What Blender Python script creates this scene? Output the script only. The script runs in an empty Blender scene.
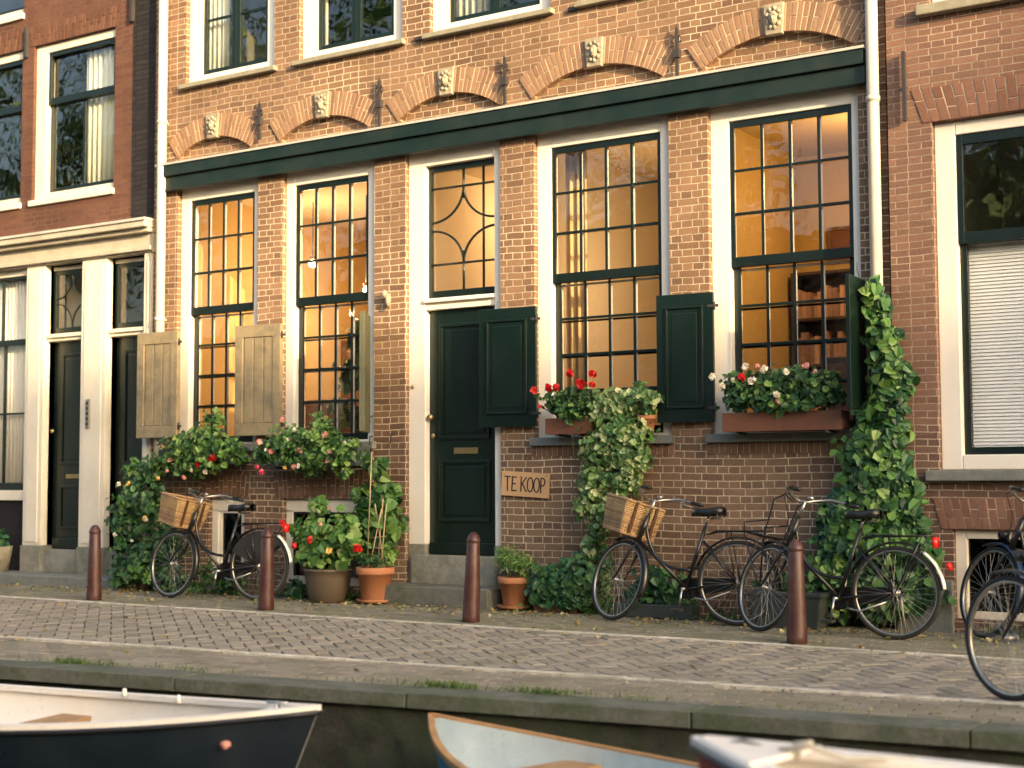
import bpy, math, random
import numpy as np
from mathutils import Vector, Matrix
R = math.radians
C = bpy.context.scene.collection
rnd = random.Random(7)
rng = np.random.default_rng(11)

# ------------------------------------------------------------------ camera
CAM = Vector((0.0, -11.466, 1.2))
YAW, PITCH, ROLL, FPX = R(32.739), R(3.724), R(-0.2267), 1450.0
FW = Vector((-math.sin(YAW)*math.cos(PITCH), math.cos(YAW)*math.cos(PITCH), math.sin(PITCH)))
RT0 = Vector((math.cos(YAW), math.sin(YAW), 0)); UP0 = RT0.cross(FW)
RT = RT0*math.cos(ROLL) + UP0*math.sin(ROLL); UP = UP0*math.cos(ROLL) - RT0*math.sin(ROLL)
cd = bpy.data.cameras.new('camera'); cam = bpy.data.objects.new('camera', cd); C.objects.link(cam)
cam.matrix_world = Matrix(((RT.x, UP.x, -FW.x, CAM.x), (RT.y, UP.y, -FW.y, CAM.y), (RT.z, UP.z, -FW.z, CAM.z), (0, 0, 0, 1)))
cd.sensor_width = 36; cd.lens = 36*FPX/1024; cd.clip_end = 2000; cd.clip_start = 0.05
cd.dof.use_dof = True; cd.dof.focus_distance = 12.4; cd.dof.aperture_fstop = 1.5
bpy.context.scene.camera = cam

# ------------------------------------------------------------------ world, sun, exposure
SUN_AZ, SUN_EL = R(66), R(14)          # azimuth from the facade's normal towards the right
w = bpy.data.worlds.new('World'); bpy.context.scene.world = w; w.use_nodes = True
nt = w.node_tree; bg = nt.nodes['Background']
sky = nt.nodes.new('ShaderNodeTexSky'); sky.sky_type = 'NISHITA'; sky.sun_disc = False
sky.sun_elevation = SUN_EL; sky.sun_rotation = math.pi - SUN_AZ
sky.air_density = 1.0; sky.dust_density = 4.5; sky.ozone_density = 0.5
nt.links.new(sky.outputs[0], bg.inputs[0]); bg.inputs[1].default_value = 0.15
sd = bpy.data.lights.new('sun', 'SUN'); sd.energy = 2.9; sd.angle = R(0.75); sd.color = (1.0, 0.74, 0.40)
sun = bpy.data.objects.new('sun', sd); C.objects.link(sun)
sdir = Vector((math.sin(SUN_AZ)*math.cos(SUN_EL), -math.cos(SUN_AZ)*math.cos(SUN_EL), math.sin(SUN_EL)))
sun.rotation_euler = sdir.to_track_quat('Z', 'Y').to_euler(); sun.location = (6, -14, 9)
sc = bpy.context.scene
sc.view_settings.view_transform = 'Standard'; sc.view_settings.look = 'None'
sc.view_settings.gamma = 1; sc.view_settings.use_curve_mapping = False
sc.view_settings.exposure = 1.86
cy = sc.cycles
cy.use_denoising = True; cy.max_bounces = 8; cy.diffuse_bounces = 3; cy.glossy_bounces = 3
cy.transparent_max_bounces = 12; cy.transmission_bounces = 4; cy.caustics_reflective = False; cy.caustics_refractive = False
cy.sample_clamp_indirect = 4.0

# ------------------------------------------------------------------ pixel -> world helpers (plane Y=const / ground)
def ray(px, py): return FW*FPX + RT*(px-512) - UP*(py-384)
def A(px, py, Y=0.0):
    v = ray(px, py); t = (Y-CAM.y)/v.y; return (v.x*t+CAM.x, v.z*t+CAM.z)
def G(px, py, z=0.0):
    v = ray(px, py); t = (z-CAM.z)/v.z; return (v.x*t+CAM.x, v.y*t+CAM.y)

# ------------------------------------------------------------------ materials
class N:
    def __init__(s, name):
        s.m = bpy.data.materials.new(name); s.m.use_nodes = True; s.t = s.m.node_tree; s.b = s.t.nodes['Principled BSDF']
        s.out = s.t.nodes['Material Output']
    def n(s, typ, **kw):
        x = s.t.nodes.new('ShaderNode'+typ)
        for k, v in kw.items():
            if k in x.inputs.keys() if hasattr(x.inputs, 'keys') else False: x.inputs[k].default_value = v
            else: setattr(x, k, v)
        return x
    def l(s, a, b): s.t.links.new(a, b)
    def coords(s, kind='Object'):
        return s.n('TexCoord').outputs[kind]
    def noise(s, scale, detail=4, vec=None, rough=.6, dist=0):
        x = s.n('TexNoise'); x.inputs['Scale'].default_value = scale; x.inputs['Detail'].default_value = detail
        x.inputs['Roughness'].default_value = rough; x.inputs['Distortion'].default_value = dist
        if vec is not None: s.l(vec, x.inputs['Vector'])
        return x
    def ramp(s, fac, stops):
        x = s.n('ValToRGB'); e = x.color_ramp.elements
        while len(e) < len(stops): e.new(0.5)
        for k, (p, c) in enumerate(stops): e[k].position = p; e[k].color = (*c, 1) if len(c) == 3 else c
        s.l(fac, x.inputs[0]); return x.outputs[0]
    def mix(s, fac, a, b, mode='MIX'):
        x = s.n('Mix'); x.data_type = 'RGBA'; x.blend_type = mode
        for inp, v in ((x.inputs[0], fac), (x.inputs[6], a), (x.inputs[7], b)):
            if hasattr(v, 'is_linked'): s.l(v, inp)
            elif isinstance(v, (int, float)): inp.default_value = v
            else: inp.default_value = (*v, 1)
        return x.outputs[2]
    def math(s, op, a, b=None, c=None):
        x = s.n('Math'); x.operation = op
        for k, v in enumerate((a, b, c)):
            if v is None: continue
            if hasattr(v, 'is_linked'): s.l(v, x.inputs[k])
            else: x.inputs[k].default_value = v
        return x.outputs[0]
    def bump(s, h, strength=.3, dist=.01, prev=None):
        x = s.n('Bump'); x.inputs['Strength'].default_value = strength; x.inputs['Distance'].default_value = dist
        s.l(h, x.inputs['Height'])
        if prev: s.l(prev, x.inputs['Normal'])
        return x.outputs[0]

def paint(name, col, rough=.4, dirt=.25, dirtcol=None, metal=0, bumps=.15, scale=3.0, island=0, coat=0):
    k = N(name); co = k.coords()
    n1 = k.noise(scale, 6, co, .65); n2 = k.noise(scale*9, 3, co)
    dc = dirtcol or tuple(c*.45 for c in col)
    f = k.ramp(n1.outputs[0], [(.42, (0, 0, 0)), (.75, (1, 1, 1))])
    c = k.mix(k.math('MULTIPLY', f, dirt), col, dc)
    c = k.mix(k.math('MULTIPLY', k.ramp(n2.outputs[0], [(.6, (0, 0, 0)), (.72, (1, 1, 1))]), dirt*.7), c, dc)
    if island:
        g = k.n('NewGeometry'); r = g.outputs['Random Per Island']
        hs = k.n('HueSaturation'); k.l(k.math('MULTIPLY_ADD', r, island, 1-island/2), hs.inputs['Value']); k.l(c, hs.inputs['Color'])
        k.l(k.math('MULTIPLY_ADD', r, .02, .49), hs.inputs['Hue']); c = hs.outputs[0]
    k.l(c, k.b.inputs['Base Color'])
    k.l(k.math('MULTIPLY_ADD', n1.outputs[0], .3, rough-.15), k.b.inputs['Roughness'])
    k.b.inputs['Metallic'].default_value = metal
    k.b.inputs['Coat Weight'].default_value = coat
    k.l(k.bump(k.noise(scale*14, 4, co).outputs[0], bumps, .006), k.b.inputs['Normal'])
    return k.m

def brick_mat(name, c1, c2, mortar, course=.0635, length=.215, dark=None, msize=.011, squash=.52, stain=.35, lowdark=True, bumpd=.008):
    k = N(name)
    g = k.n('NewGeometry'); sp = k.n('SeparateXYZ'); k.l(g.outputs['Position'], sp.inputs[0])
    u = k.math('ADD', sp.outputs[0], sp.outputs[1]); 
    cb = k.n('CombineXYZ'); k.l(u, cb.inputs[0]); k.l(sp.outputs[2], cb.inputs[1])
    wob = k.noise(1.1, 2, cb.outputs[0]); wob2 = k.noise(26, 2, cb.outputs[0])
    va = k.n('VectorMath', operation='MULTIPLY_ADD'); k.l(wob.outputs['Color'], va.inputs[0]); va.inputs[1].default_value = (.035, .055, 0); k.l(cb.outputs[0], va.inputs[2])
    vb = k.n('VectorMath', operation='MULTIPLY_ADD'); k.l(wob2.outputs['Color'], vb.inputs[0]); vb.inputs[1].default_value = (.012, .008, 0); k.l(va.outputs[0], vb.inputs[2])
    def bt(a, b_, m, bias=0):
        x = k.n('TexBrick'); x.offset = .5; x.offset_frequency = 2; x.squash = squash; x.squash_frequency = 2
        k.l(vb.outputs[0], x.inputs['Vector']); x.inputs['Scale'].default_value = 1
        x.inputs['Color1'].default_value = (*a, 1); x.inputs['Color2'].default_value = (*b_, 1); x.inputs['Mortar'].default_value = (*m, 1)
        x.inputs['Mortar Size'].default_value = msize*.5; x.inputs['Mortar Smooth'].default_value = .35; x.inputs['Bias'].default_value = bias
        x.inputs['Brick Width'].default_value = length; x.inputs['Row Height'].default_value = course
        return x
    b1 = bt((0, 0, 0), (1, 1, 1), (.5, .5, .5))
    d = dark or tuple(c*.5 for c in c2)
    bc = k.ramp(b1.outputs['Color'], [(0, d), (.22, c2), (.55, tuple((a+b)/2 for a, b in zip(c1, c2))), (1, c1)])
    n1 = k.noise(60, 4, g.outputs['Position'], .7)
    bc = k.mix(.45, bc, k.ramp(n1.outputs[0], [(.3, tuple(c*.55 for c in c2)), (.7, tuple(min(1, c*1.25) for c in c1))]))
    if lowdark:   # bricks turn darker below about sill height, along a ragged edge
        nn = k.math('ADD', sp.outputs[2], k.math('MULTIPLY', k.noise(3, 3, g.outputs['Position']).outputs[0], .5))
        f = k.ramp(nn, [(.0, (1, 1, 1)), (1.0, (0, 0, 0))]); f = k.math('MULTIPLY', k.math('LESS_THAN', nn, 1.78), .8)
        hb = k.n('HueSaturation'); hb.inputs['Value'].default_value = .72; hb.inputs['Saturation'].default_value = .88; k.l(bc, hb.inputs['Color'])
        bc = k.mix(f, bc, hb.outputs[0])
    nm = k.noise(14, 4, g.outputs['Position'])
    mc = k.mix(k.ramp(nm.outputs[0], [(.4, (0, 0, 0)), (.7, (1, 1, 1))]), mortar, tuple(c*.62 for c in mortar))
    nv = k.noise(.55, 5, g.outputs['Position'], .6); hv = k.n('HueSaturation'); k.l(k.math('MULTIPLY_ADD', nv.outputs[0], .9, .55), hv.inputs['Value']); k.l(bc, hv.inputs['Color']); bc = hv.outputs[0]
    rp = k.noise(.8, 3, k.mix(1, g.outputs['Position'], g.outputs['Position']), .5); mc = k.mix(k.ramp(rp.outputs[0], [(.52, (0, 0, 0)), (.56, (1, 1, 1))]), mc, tuple(min(1, q*1.22) for q in mortar))
    col = k.mix(b1.outputs['Fac'], bc, mc)
    ns = k.noise(.9, 6, g.outputs['Position'], .65)
    col = k.mix(k.math('MULTIPLY', k.ramp(ns.outputs[0], [(.45, (0, 0, 0)), (.72, (1, 1, 1))]), stain), col, tuple(c*.45 for c in c2))
    k.l(col, k.b.inputs['Base Color']); k.b.inputs['Roughness'].default_value = .9; k.b.inputs['Specular IOR Level'].default_value = .2
    h = k.math('SUBTRACT', k.math('MULTIPLY', n1.outputs[0], .35), b1.outputs['Fac'])
    h = k.math('ADD', h, k.math('MULTIPLY', b1.outputs['Color'], .25))
    k.l(k.bump(h, .9, bumpd), k.b.inputs['Normal'])
    return k.m

def island_brick(name, c1, c2, rough=.85, moss=None):
    k = N(name); g = k.n('NewGeometry')
    c = k.ramp(g.outputs['Random Per Island'], [(0, tuple(x*.6 for x in c2)), (.3, c2), (1, c1)])
    n1 = k.noise(45, 5, g.outputs['Position'], .7)
    c = k.mix(.5, c, k.ramp(n1.outputs[0], [(.3, tuple(x*.6 for x in c2)), (.72, c1)]))
    if moss:
        n2 = k.noise(1.6, 6, g.outputs['Position'], .7)
        c = k.mix(k.math('MULTIPLY', k.ramp(n2.outputs[0], [(.44, (0, 0, 0)), (.62, (1, 1, 1))]), moss[1]), c, moss[0])
    k.l(c, k.b.inputs['Base Color']); k.b.inputs['Roughness'].default_value = rough; k.b.inputs['Specular IOR Level'].default_value = .25
    k.l(k.bump(n1.outputs[0], .6, .006), k.b.inputs['Normal'])
    return k.m

def stone(name, col, dark, scale=6, moss=None, rough=.85):
    k = N(name); g = k.n('NewGeometry'); n1 = k.noise(scale, 8, g.outputs['Position'], .7); n2 = k.noise(scale*10, 4, g.outputs['Position'])
    c = k.ramp(n1.outputs[0], [(.3, dark), (.65, col)]); c = k.mix(.3, c, k.ramp(n2.outputs[0], [(.35, dark), (.65, col)]))
    if moss:
        n3 = k.noise(2.1, 6, g.outputs['Position'], .75)
        c = k.mix(k.math('MULTIPLY', k.ramp(n3.outputs[0], [(.45, (0, 0, 0)), (.6, (1, 1, 1))]), moss[1]), c, moss[0])
    k.l(c, k.b.inputs['Base Color']); k.b.inputs['Roughness'].default_value = rough
    k.l(k.bump(n2.outputs[0], .5, .008), k.b.inputs['Normal']); return k.m

def leafmat(name, stops, trans=.28, rough=.45):
    k = N(name); g = k.n('NewGeometry')
    c = k.ramp(g.outputs['Random Per Island'], stops)
    k.l(c, k.b.inputs['Base Color']); k.b.inputs['Roughness'].default_value = rough
    tr = k.n('BsdfTranslucent'); hs = k.n('HueSaturation'); hs.inputs['Value'].default_value = 1.3; hs.inputs['Hue'].default_value = .485
    k.l(c, hs.inputs['Color']); k.l(hs.outputs[0], tr.inputs[0])
    ms = k.n('MixShader'); ms.inputs[0].default_value = trans
    k.l(k.b.outputs[0], ms.inputs[1]); k.l(tr.outputs[0], ms.inputs[2]); k.l(ms.outputs[0], k.out.inputs[0])
    return k.m

def glassmat(name, tint=(1, 1, 1), wob=.2, refl=1.15, wscale=2.5):
    k = N(name); g = k.n('NewGeometry')
    fr = k.n('Fresnel'); k.l(k.math('MULTIPLY_ADD', g.outputs['Backfacing'], 1/1.5-1.5, 1.5), fr.inputs[0])
    bm = k.bump(k.noise(wscale, 2, g.outputs['Position']).outputs[0], wob, .02)
    k.l(bm, fr.inputs['Normal'])
    gl = k.n('BsdfGlossy'); gl.inputs['Roughness'].default_value = .015; k.l(bm, gl.inputs['Normal'])
    tr = k.n('BsdfTransparent'); tr.inputs[0].default_value = (*tint, 1)
    ms = k.n('MixShader'); k.l(k.math('MINIMUM', k.math('MULTIPLY', fr.outputs[0], refl), 1.0), ms.inputs[0])
    k.l(tr.outputs[0], ms.inputs[1]); k.l(gl.outputs[0], ms.inputs[2]); k.l(ms.outputs[0], k.out.inputs[0]); return k.m

def emit(name, col, s):
    k = N(name); k.b.inputs['Base Color'].default_value = (*col, 1); k.b.inputs['Emission Color'].default_value = (*col, 1); k.b.inputs['Emission Strength'].default_value = s; return k.m

M = {}
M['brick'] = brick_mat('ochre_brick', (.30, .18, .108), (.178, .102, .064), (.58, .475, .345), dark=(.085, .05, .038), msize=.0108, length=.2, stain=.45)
M['arch'] = island_brick('arch_brick', (.37, .225, .13), (.27, .15, .09))
M['arch_low'] = island_brick('plinth_arch_brick', (.24, .14, .09), (.15, .082, .055))
M['mortar'] = stone('lime_mortar', (.64, .54, .40), (.48, .39, .28), 20)
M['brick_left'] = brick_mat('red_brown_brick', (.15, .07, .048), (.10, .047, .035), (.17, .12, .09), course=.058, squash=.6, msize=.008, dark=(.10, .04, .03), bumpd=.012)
M['arch_left'] = island_brick('left_arch_brick', (.17, .085, .055), (.12, .055, .038))
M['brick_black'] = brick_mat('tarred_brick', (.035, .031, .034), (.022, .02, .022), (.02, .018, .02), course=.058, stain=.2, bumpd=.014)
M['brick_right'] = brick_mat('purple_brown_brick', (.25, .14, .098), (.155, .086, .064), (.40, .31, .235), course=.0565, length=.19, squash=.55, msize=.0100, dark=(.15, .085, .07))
M['arch_right'] = island_brick('right_arch_brick', (.27, .14, .095), (.18, .09, .064))
M['cream'] = paint('cream_paint', (.72, .66, .56), .45, .3, (.42, .36, .28), bumps=.12)
M['white'] = paint('white_paint', (.78, .735, .66), .4, .2, (.6, .55, .45), bumps=.08)
M['cream_old'] = paint('old_cream_paint', (.50, .45, .36), .5, .6, (.28, .24, .18), bumps=.3)
M['pipe'] = paint('aged_pipe_paint', (.56, .50, .44), .45, .35, (.36, .30, .24))
M['green'] = paint('dark_green_paint', (.0028, .0115, .0085), .34, .15, (.01, .018, .014), bumps=.2)
M['green_cornice'] = paint('weathered_green_paint', (.004, .0145, .0105), .45, .6, (.024, .03, .024), bumps=.25)
M['greenblack'] = paint('green_black_paint', (.003, .0095, .0078), .34, .2, (.015, .022, .02))
M['olive'] = paint('weathered_olive_wood', (.30, .235, .14), .65, .9, (.12, .11, .08), bumps=.4, scale=5)
M['ledge'] = stone('sill_stone', (.33, .30, .22), (.17, .16, .12), 9)
M['bluestone'] = stone('bluestone', (.20, .21, .19), (.10, .11, .10), 7)
M['step'] = stone('step_stone', (.30, .29, .25), (.16, .16, .135), 7, moss=((.06, .07, .03), .5))
M['stepdark'] = stone('mossy_step_stone', (.17, .165, .14), (.07, .075, .06), 7, moss=((.045, .06, .025), .6))
M['keystone'] = stone('carved_stone', (.46, .40, .29), (.13, .11, .08), 14)
M['mossgreen'] = paint('moss_green_wood', (.085, .09, .05), .6, .5, (.04, .05, .03))
M['iron'] = paint('wrought_iron', (.03, .028, .03), .6, .4, (.07, .045, .03))
M['lead'] = paint('pale_lead_flashing', (.5, .47, .42), .5, .4)
M['roof'] = paint('roof_tiles', (.12, .05, .035), .8, .4)
M['bollard'] = paint('oxblood_paint', (.05, .012, .012), .42, .7, (.105, .065, .052), bumps=.35, scale=7)
M['glass'] = glassmat('old_glass')
M['glass_up'] = glassmat('upper_glass', (.96, .98, .96), refl=1.5, wob=.15)
M['cellar_glass'] = glassmat('cellar_glass', (.25, .27, .26), refl=1.3)
M['plaster'] = paint('warm_plaster', (.56, .37, .14), .9, .12, bumps=.05, scale=1.2)
M['plaster_orange'] = paint('orange_plaster', (.46, .30, .085), .9, .2, bumps=.05, scale=1.2)
M['plaster_pale'] = paint('pale_plaster', (.72, .60, .42), .9, .12, bumps=.05, scale=1.2)
M['ceil'] = paint('ceiling_paint', (.66, .52, .33), .9, .1, bumps=.03)
M['floor'] = paint('floor_boards', (.2, .11, .06), .5, .4)
M['dimwall'] = paint('dim_plaster', (.22, .20, .17), .9, .2)
M['curtain'] = paint('linen_curtain', (.78, .74, .66), .9, .1, bumps=.05)
M['curtain_warm'] = paint('ochre_curtain', (.62, .42, .2), .9, .15)
M['blind'] = paint('white_blind', (.86, .87, .85), .5, .05, bumps=.02)
M['wood'] = paint('brown_wood', (.15, .075, .04), .5, .4)
M['darkwood'] = paint('dark_wood', (.05, .028, .018), .5, .4)
M['book'] = paint('book_spines', (.35, .2, .12), .7, .3, island=1.2)
M['plankbox'] = paint('planter_boards', (.15, .058, .03), .6, .6, (.06, .03, .02), bumps=.3)
M['terracotta'] = paint('terracotta', (.38, .15, .065), .75, .45, (.3, .17, .10), bumps=.2, scale=6)
M['darkpot'] = paint('bronze_glazed_pot', (.10, .075, .05), .35, .5, (.05, .04, .03), bumps=.2)
M['soil'] = stone('soil', (.05, .035, .022), (.02, .015, .01), 30)
M['trough'] = paint('grey_plastic_trough', (.05, .06, .058), .5, .4)
M['cane'] = paint('bamboo_cane', (.42, .33, .18), .6, .3)
M['stem'] = paint('woody_stem', (.10, .08, .04), .8, .3)
M['card'] = paint('brown_board', (.50, .31, .16), .8, .25, (.34, .2, .1), bumps=.1)
M['ink'] = paint('black_ink', (.015, .012, .01), .6, 0)
M['bikeblack'] = paint('black_enamel', (.007, .007, .008), .3, .25, (.03, .022, .018), coat=.15, bumps=.05)
M['tyre'] = paint('tyre_rubber', (.012, .012, .012), .8, .35, (.05, .045, .035), scale=12)
M['chrome'] = paint('worn_chrome', (.38, .37, .35), .3, .5, (.25, .2, .15), metal=.9, scale=14)
M['steel'] = paint('grey_spokes', (.42, .41, .39), .35, .3, metal=.7)
M['leather'] = paint('black_saddle', (.01, .0095, .0095), .4, .4)
M['brownleather'] = paint('brown_strap', (.07, .03, .015), .5, .4)
M['wicker'] = paint('wicker', (.42, .27, .135), .6, .8, (.2, .13, .075), bumps=.4, scale=9, island=.5)
M['wickerdark'] = paint('dark_wicker_lining', (.16, .10, .06), .8, .3)  # dark opaque lining that stops the view through the weave
M['redlens'] = paint('red_lens', (.75, .02, .015), .25, 0)
M['bluepaint'] = paint('blue_enamel', (.012, .03, .075), .3, .4)
M['whitebike'] = paint('white_mudguard', (.8, .78, .74), .4, .25)
M['brass'] = paint('brass', (.45, .33, .16), .35, .4, metal=.8)
M['hullnavy'] = paint('navy_hull', (.006, .011, .018), .3, .4, (.03, .04, .045), bumps=.1, scale=2)
M['hullblue'] = paint('blue_hull', (.05, .20, .27), .45, .6, (.12, .16, .15), scale=3)
M['hullred'] = paint('red_hull', (.36, .04, .028), .35, .4, scale=2)
M['boatwhite'] = paint('boat_white', (.86, .81, .74), .4, .35, (.52, .45, .38), scale=2)
M['boatblueinside'] = paint('worn_blue_inside', (.40, .47, .50), .6, .7, (.20, .28, .32), scale=3)
M['varnish'] = paint('varnished_wood', (.40, .22, .09), .5, .7, (.18, .11, .06), scale=7)
M['salmon'] = paint('faded_buoy_plastic', (.55, .25, .2), .5, .3)
M['rubber'] = paint('rub_rail', (.02, .02, .025), .5, .3)
M['rope'] = paint('rope', (.5, .45, .36), .9, .3)
M['paver'] = island_brick('paver', (.35, .31, .255), (.235, .208, .172), moss=((.16, .165, .11), .35))
M['paver_moss'] = island_brick('mossy_paver', (.27, .245, .185), (.18, .165, .125), moss=((.135, .14, .07), .6))
M['paver_quay'] = island_brick('worn_quay_paver', (.31, .27, .215), (.21, .185, .15), moss=((.13, .135, .075), .4))
M['kerbstone'] = stone('kerb_stone', (.70, .65, .56), (.30, .27, .22), 9, moss=((.15, .15, .09), .4))
M['coping'] = stone('quay_coping', (.15, .15, .125), (.045, .052, .04), 4, moss=((.045, .065, .028), .75))
M['quay'] = stone('quay_masonry', (.05, .048, .034), (.006, .008, .006), 4.5, moss=((.02, .035, .011), .85))
M['earth'] = stone('joint_sand', (.06, .052, .036), (.03, .028, .02), 20, moss=((.06, .08, .03), .5))
def gr(*cs): return [(i/(len(cs)-1), c) for i, c in enumerate(cs)]
M['lf_mid'] = leafmat('leaf_mid_green', gr((.012, .045, .01), (.035, .105, .022), (.085, .20, .04), (.22, .34, .08)))
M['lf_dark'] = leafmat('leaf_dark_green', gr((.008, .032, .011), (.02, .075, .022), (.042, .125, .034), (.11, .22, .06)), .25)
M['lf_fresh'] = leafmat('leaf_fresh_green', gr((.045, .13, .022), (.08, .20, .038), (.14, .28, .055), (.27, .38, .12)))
M['lf_blue'] = leafmat('leaf_blue_green', gr((.009, .04, .016), (.022, .085, .03), (.045, .145, .045), (.13, .27, .08)), .25)
M['lf_varieg'] = leafmat('leaf_variegated', gr((.03, .085, .022), (.075, .18, .045), (.20, .31, .10), (.52, .56, .30)))
M['lf_grass'] = leafmat('grass_blades', gr((.04, .09, .02), (.08, .15, .03), (.13, .19, .05)))
M['lf_litter'] = leafmat('dry_leaves', gr((.22, .13, .05), (.35, .26, .10), (.16, .18, .06), (.42, .36, .2)), .2)
M['fl_red'] = leafmat('petal_red', gr((.5, .012, .01), (.75, .025, .015)), .25)
M['fl_pink'] = leafmat('petal_pink', gr((.72, .22, .22), (.8, .42, .36), (.85, .6, .5)), .25)
M['fl_magenta'] = leafmat('petal_magenta', gr((.65, .04, .12), (.75, .1, .2)), .25)
M['fl_white'] = leafmat('petal_white', gr((.8, .72, .6), (.85, .82, .72)), .25)
M['fl_yellow'] = leafmat('petal_yellow', gr((.75, .5, .1), (.8, .6, .25)), .25)

# ------------------------------------------------------------------ mesh helpers
class MB:
    def __init__(s): s.v = []; s.f = []; s.smooth = []
    def add(s, vs, fs, sm=False):
        o = len(s.v); s.v += [tuple(p) for p in vs]; s.f += [tuple(i+o for i in f) for f in fs]; s.smooth += [sm]*len(fs); return s
    def box(s, x0, x1, y0, y1, z0, z1):
        return s.add([(x0, y0, z0), (x1, y0, z0), (x1, y1, z0), (x0, y1, z0), (x0, y0, z1), (x1, y0, z1), (x1, y1, z1), (x0, y1, z1)],
                     [(0, 3, 2, 1), (4, 5, 6, 7), (0, 1, 5, 4), (1, 2, 6, 5), (2, 3, 7, 6), (3, 0, 4, 7)])
    def hexa(s, b, t):   # bottom 4, top 4 points
        return s.add(list(b)+list(t), [(0, 3, 2, 1), (4, 5, 6, 7), (0, 1, 5, 4), (1, 2, 6, 5), (2, 3, 7, 6), (3, 0, 4, 7)])
    def quad(s, *p): return s.add(p, [tuple(range(len(p)))])
    def tube(s, pts, r, n=8, closed=False, caps=True):
        pts = [Vector(p) for p in pts]; m = len(pts); rs = r if isinstance(r, (list, tuple)) else [r]*m
        vs = []; prev = None
        for i, p in enumerate(pts):
            a = pts[(i-1) % m] if (closed or i > 0) else p; b = pts[(i+1) % m] if (closed or i < m-1) else p
            t = (b-a); t = t.normalized() if t.length > 1e-9 else Vector((0, 0, 1))
            if prev is None:
                ref = Vector((0, 0, 1)) if abs(t.z) < .9 else Vector((1, 0, 0)); u = t.cross(ref).normalized()
            else:
                u = prev - t*prev.dot(t); u = u.normalized() if u.length > 1e-6 else t.orthogonal().normalized()
            prev = u; v2 = t.cross(u)
            for k in range(n):
                an = 2*math.pi*k/n; vs.append(p + (u*math.cos(an)+v2*math.sin(an))*rs[i])
        fs = []
        for i in range(m if closed else m-1):
            j = (i+1) % m
            for k in range(n): fs.append((i*n+k, i*n+(k+1) % n, j*n+(k+1) % n, j*n+k))
        if caps and not closed: fs += [tuple(range(n))[::-1], tuple((m-1)*n+k for k in range(n))]
        return s.add(vs, fs, True)
    def lathe(s, prof, n=28, c=(0, 0, 0), jit=0):
        vs = []; fs = []
        for (r, z) in prof:
            for k in range(n):
                a = 2*math.pi*k/n; vs.append((c[0]+r*math.cos(a), c[1]+r*math.sin(a), c[2]+z))
        for i in range(len(prof)-1):
            for k in range(n): fs.append((i*n+k, i*n+(k+1) % n, (i+1)*n+(k+1) % n, (i+1)*n+k))
        return s.add(vs, fs, True)
    def blob(s, c, r, n=8, m=6, jit=0):
        vs = []; fs = []
        for i in range(m+1):
            th = math.pi*i/m
            for k in range(n):
                a = 2*math.pi*k/n; q = 1+jit*rnd.uniform(-1, 1)
                vs.append((c[0]+r[0]*q*math.sin(th)*math.cos(a), c[1]+r[1]*q*math.sin(th)*math.sin(a), c[2]+r[2]*q*math.cos(th)))
        for i in range(m):
            for k in range(n): fs.append((i*n+k, (i+1)*n+k, (i+1)*n+(k+1) % n, i*n+(k+1) % n))
        return s.add(vs, fs, True)
    def xf(s, mat):
        s.v = [tuple(mat @ Vector(p)) for p in s.v]; return s
    def build(s, name, mat, parent=None, bevel=0, flat=False):
        me = bpy.data.meshes.new(name); me.from_pydata(s.v, [], s.f); me.update()
        if not flat: me.polygons.foreach_set('use_smooth', s.smooth)
        me.materials.append(M[mat] if isinstance(mat, str) else mat)
        o = bpy.data.objects.new(name, me); C.objects.link(o)
        if parent is not None: o.parent = parent
        if bevel:
            b = o.modifiers.new('edge', 'BEVEL'); b.width = bevel; b.segments = 2; b.limit_method = 'ANGLE'; b.angle_limit = R(40)
        return o
def B(*a): return MB().box(*a)
def tag(o, label=None, cat=None, group=None, kind=None):
    if label: o['label'] = label
    if cat: o['category'] = cat
    if group: o['group'] = group
    if kind: o['kind'] = kind
    return o
def thing(name, label, cat, loc=(0, 0, 0), group=None, rz=0):
    o = bpy.data.objects.new(name, None); C.objects.link(o); o.location = loc; o.rotation_euler = (0, 0, rz); o.empty_display_size = .1
    return tag(o, label, cat, group)
def struct(o): o['kind'] = 'structure'; return o

def wall(name, x0, x1, z0, z1, yf, th, holes, mat, parent, extra=()):
    mb = MB(); xs = sorted({x0, x1, *[h[0] for h in holes], *[h[1] for h in holes]}); zs = sorted({z0, z1, *[h[2] for h in holes], *[h[3] for h in holes]})
    def inh(x, z): return any(h[0] < x < h[1] and h[2] < z < h[3] for h in holes)
    for i in range(len(xs)-1):
        for j in range(len(zs)-1):
            a, b, c, d = xs[i], xs[i+1], zs[j], zs[j+1]
            if inh((a+b)/2, (c+d)/2): continue
            mb.quad((a, yf, c), (b, yf, c), (b, yf, d), (a, yf, d)); mb.quad((b, yf+th, c), (a, yf+th, c), (a, yf+th, d), (b, yf+th, d))
    for (a, b, c, d) in [h[:4] for h in holes] + [(x0, x1, z0, z1)]:
        s = 1 if (a, b, c, d) != (x0, x1, z0, z1) else -1
        for q in (((a, yf, c), (a, yf+th, c), (a, yf+th, d), (a, yf, d)), ((b, yf, d), (b, yf+th, d), (b, yf+th, c), (b, yf, c)),
                  ((a, yf, d), (a, yf+th, d), (b, yf+th, d), (b, yf, d)), ((a, yf, c), (b, yf, c), (b, yf+th, c), (a, yf+th, c))):
            mb.quad(*(q if s > 0 else q[::-1]))
    for e in extra: mb.add(*e)
    return mb.build(name, mat, parent, flat=True)

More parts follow.
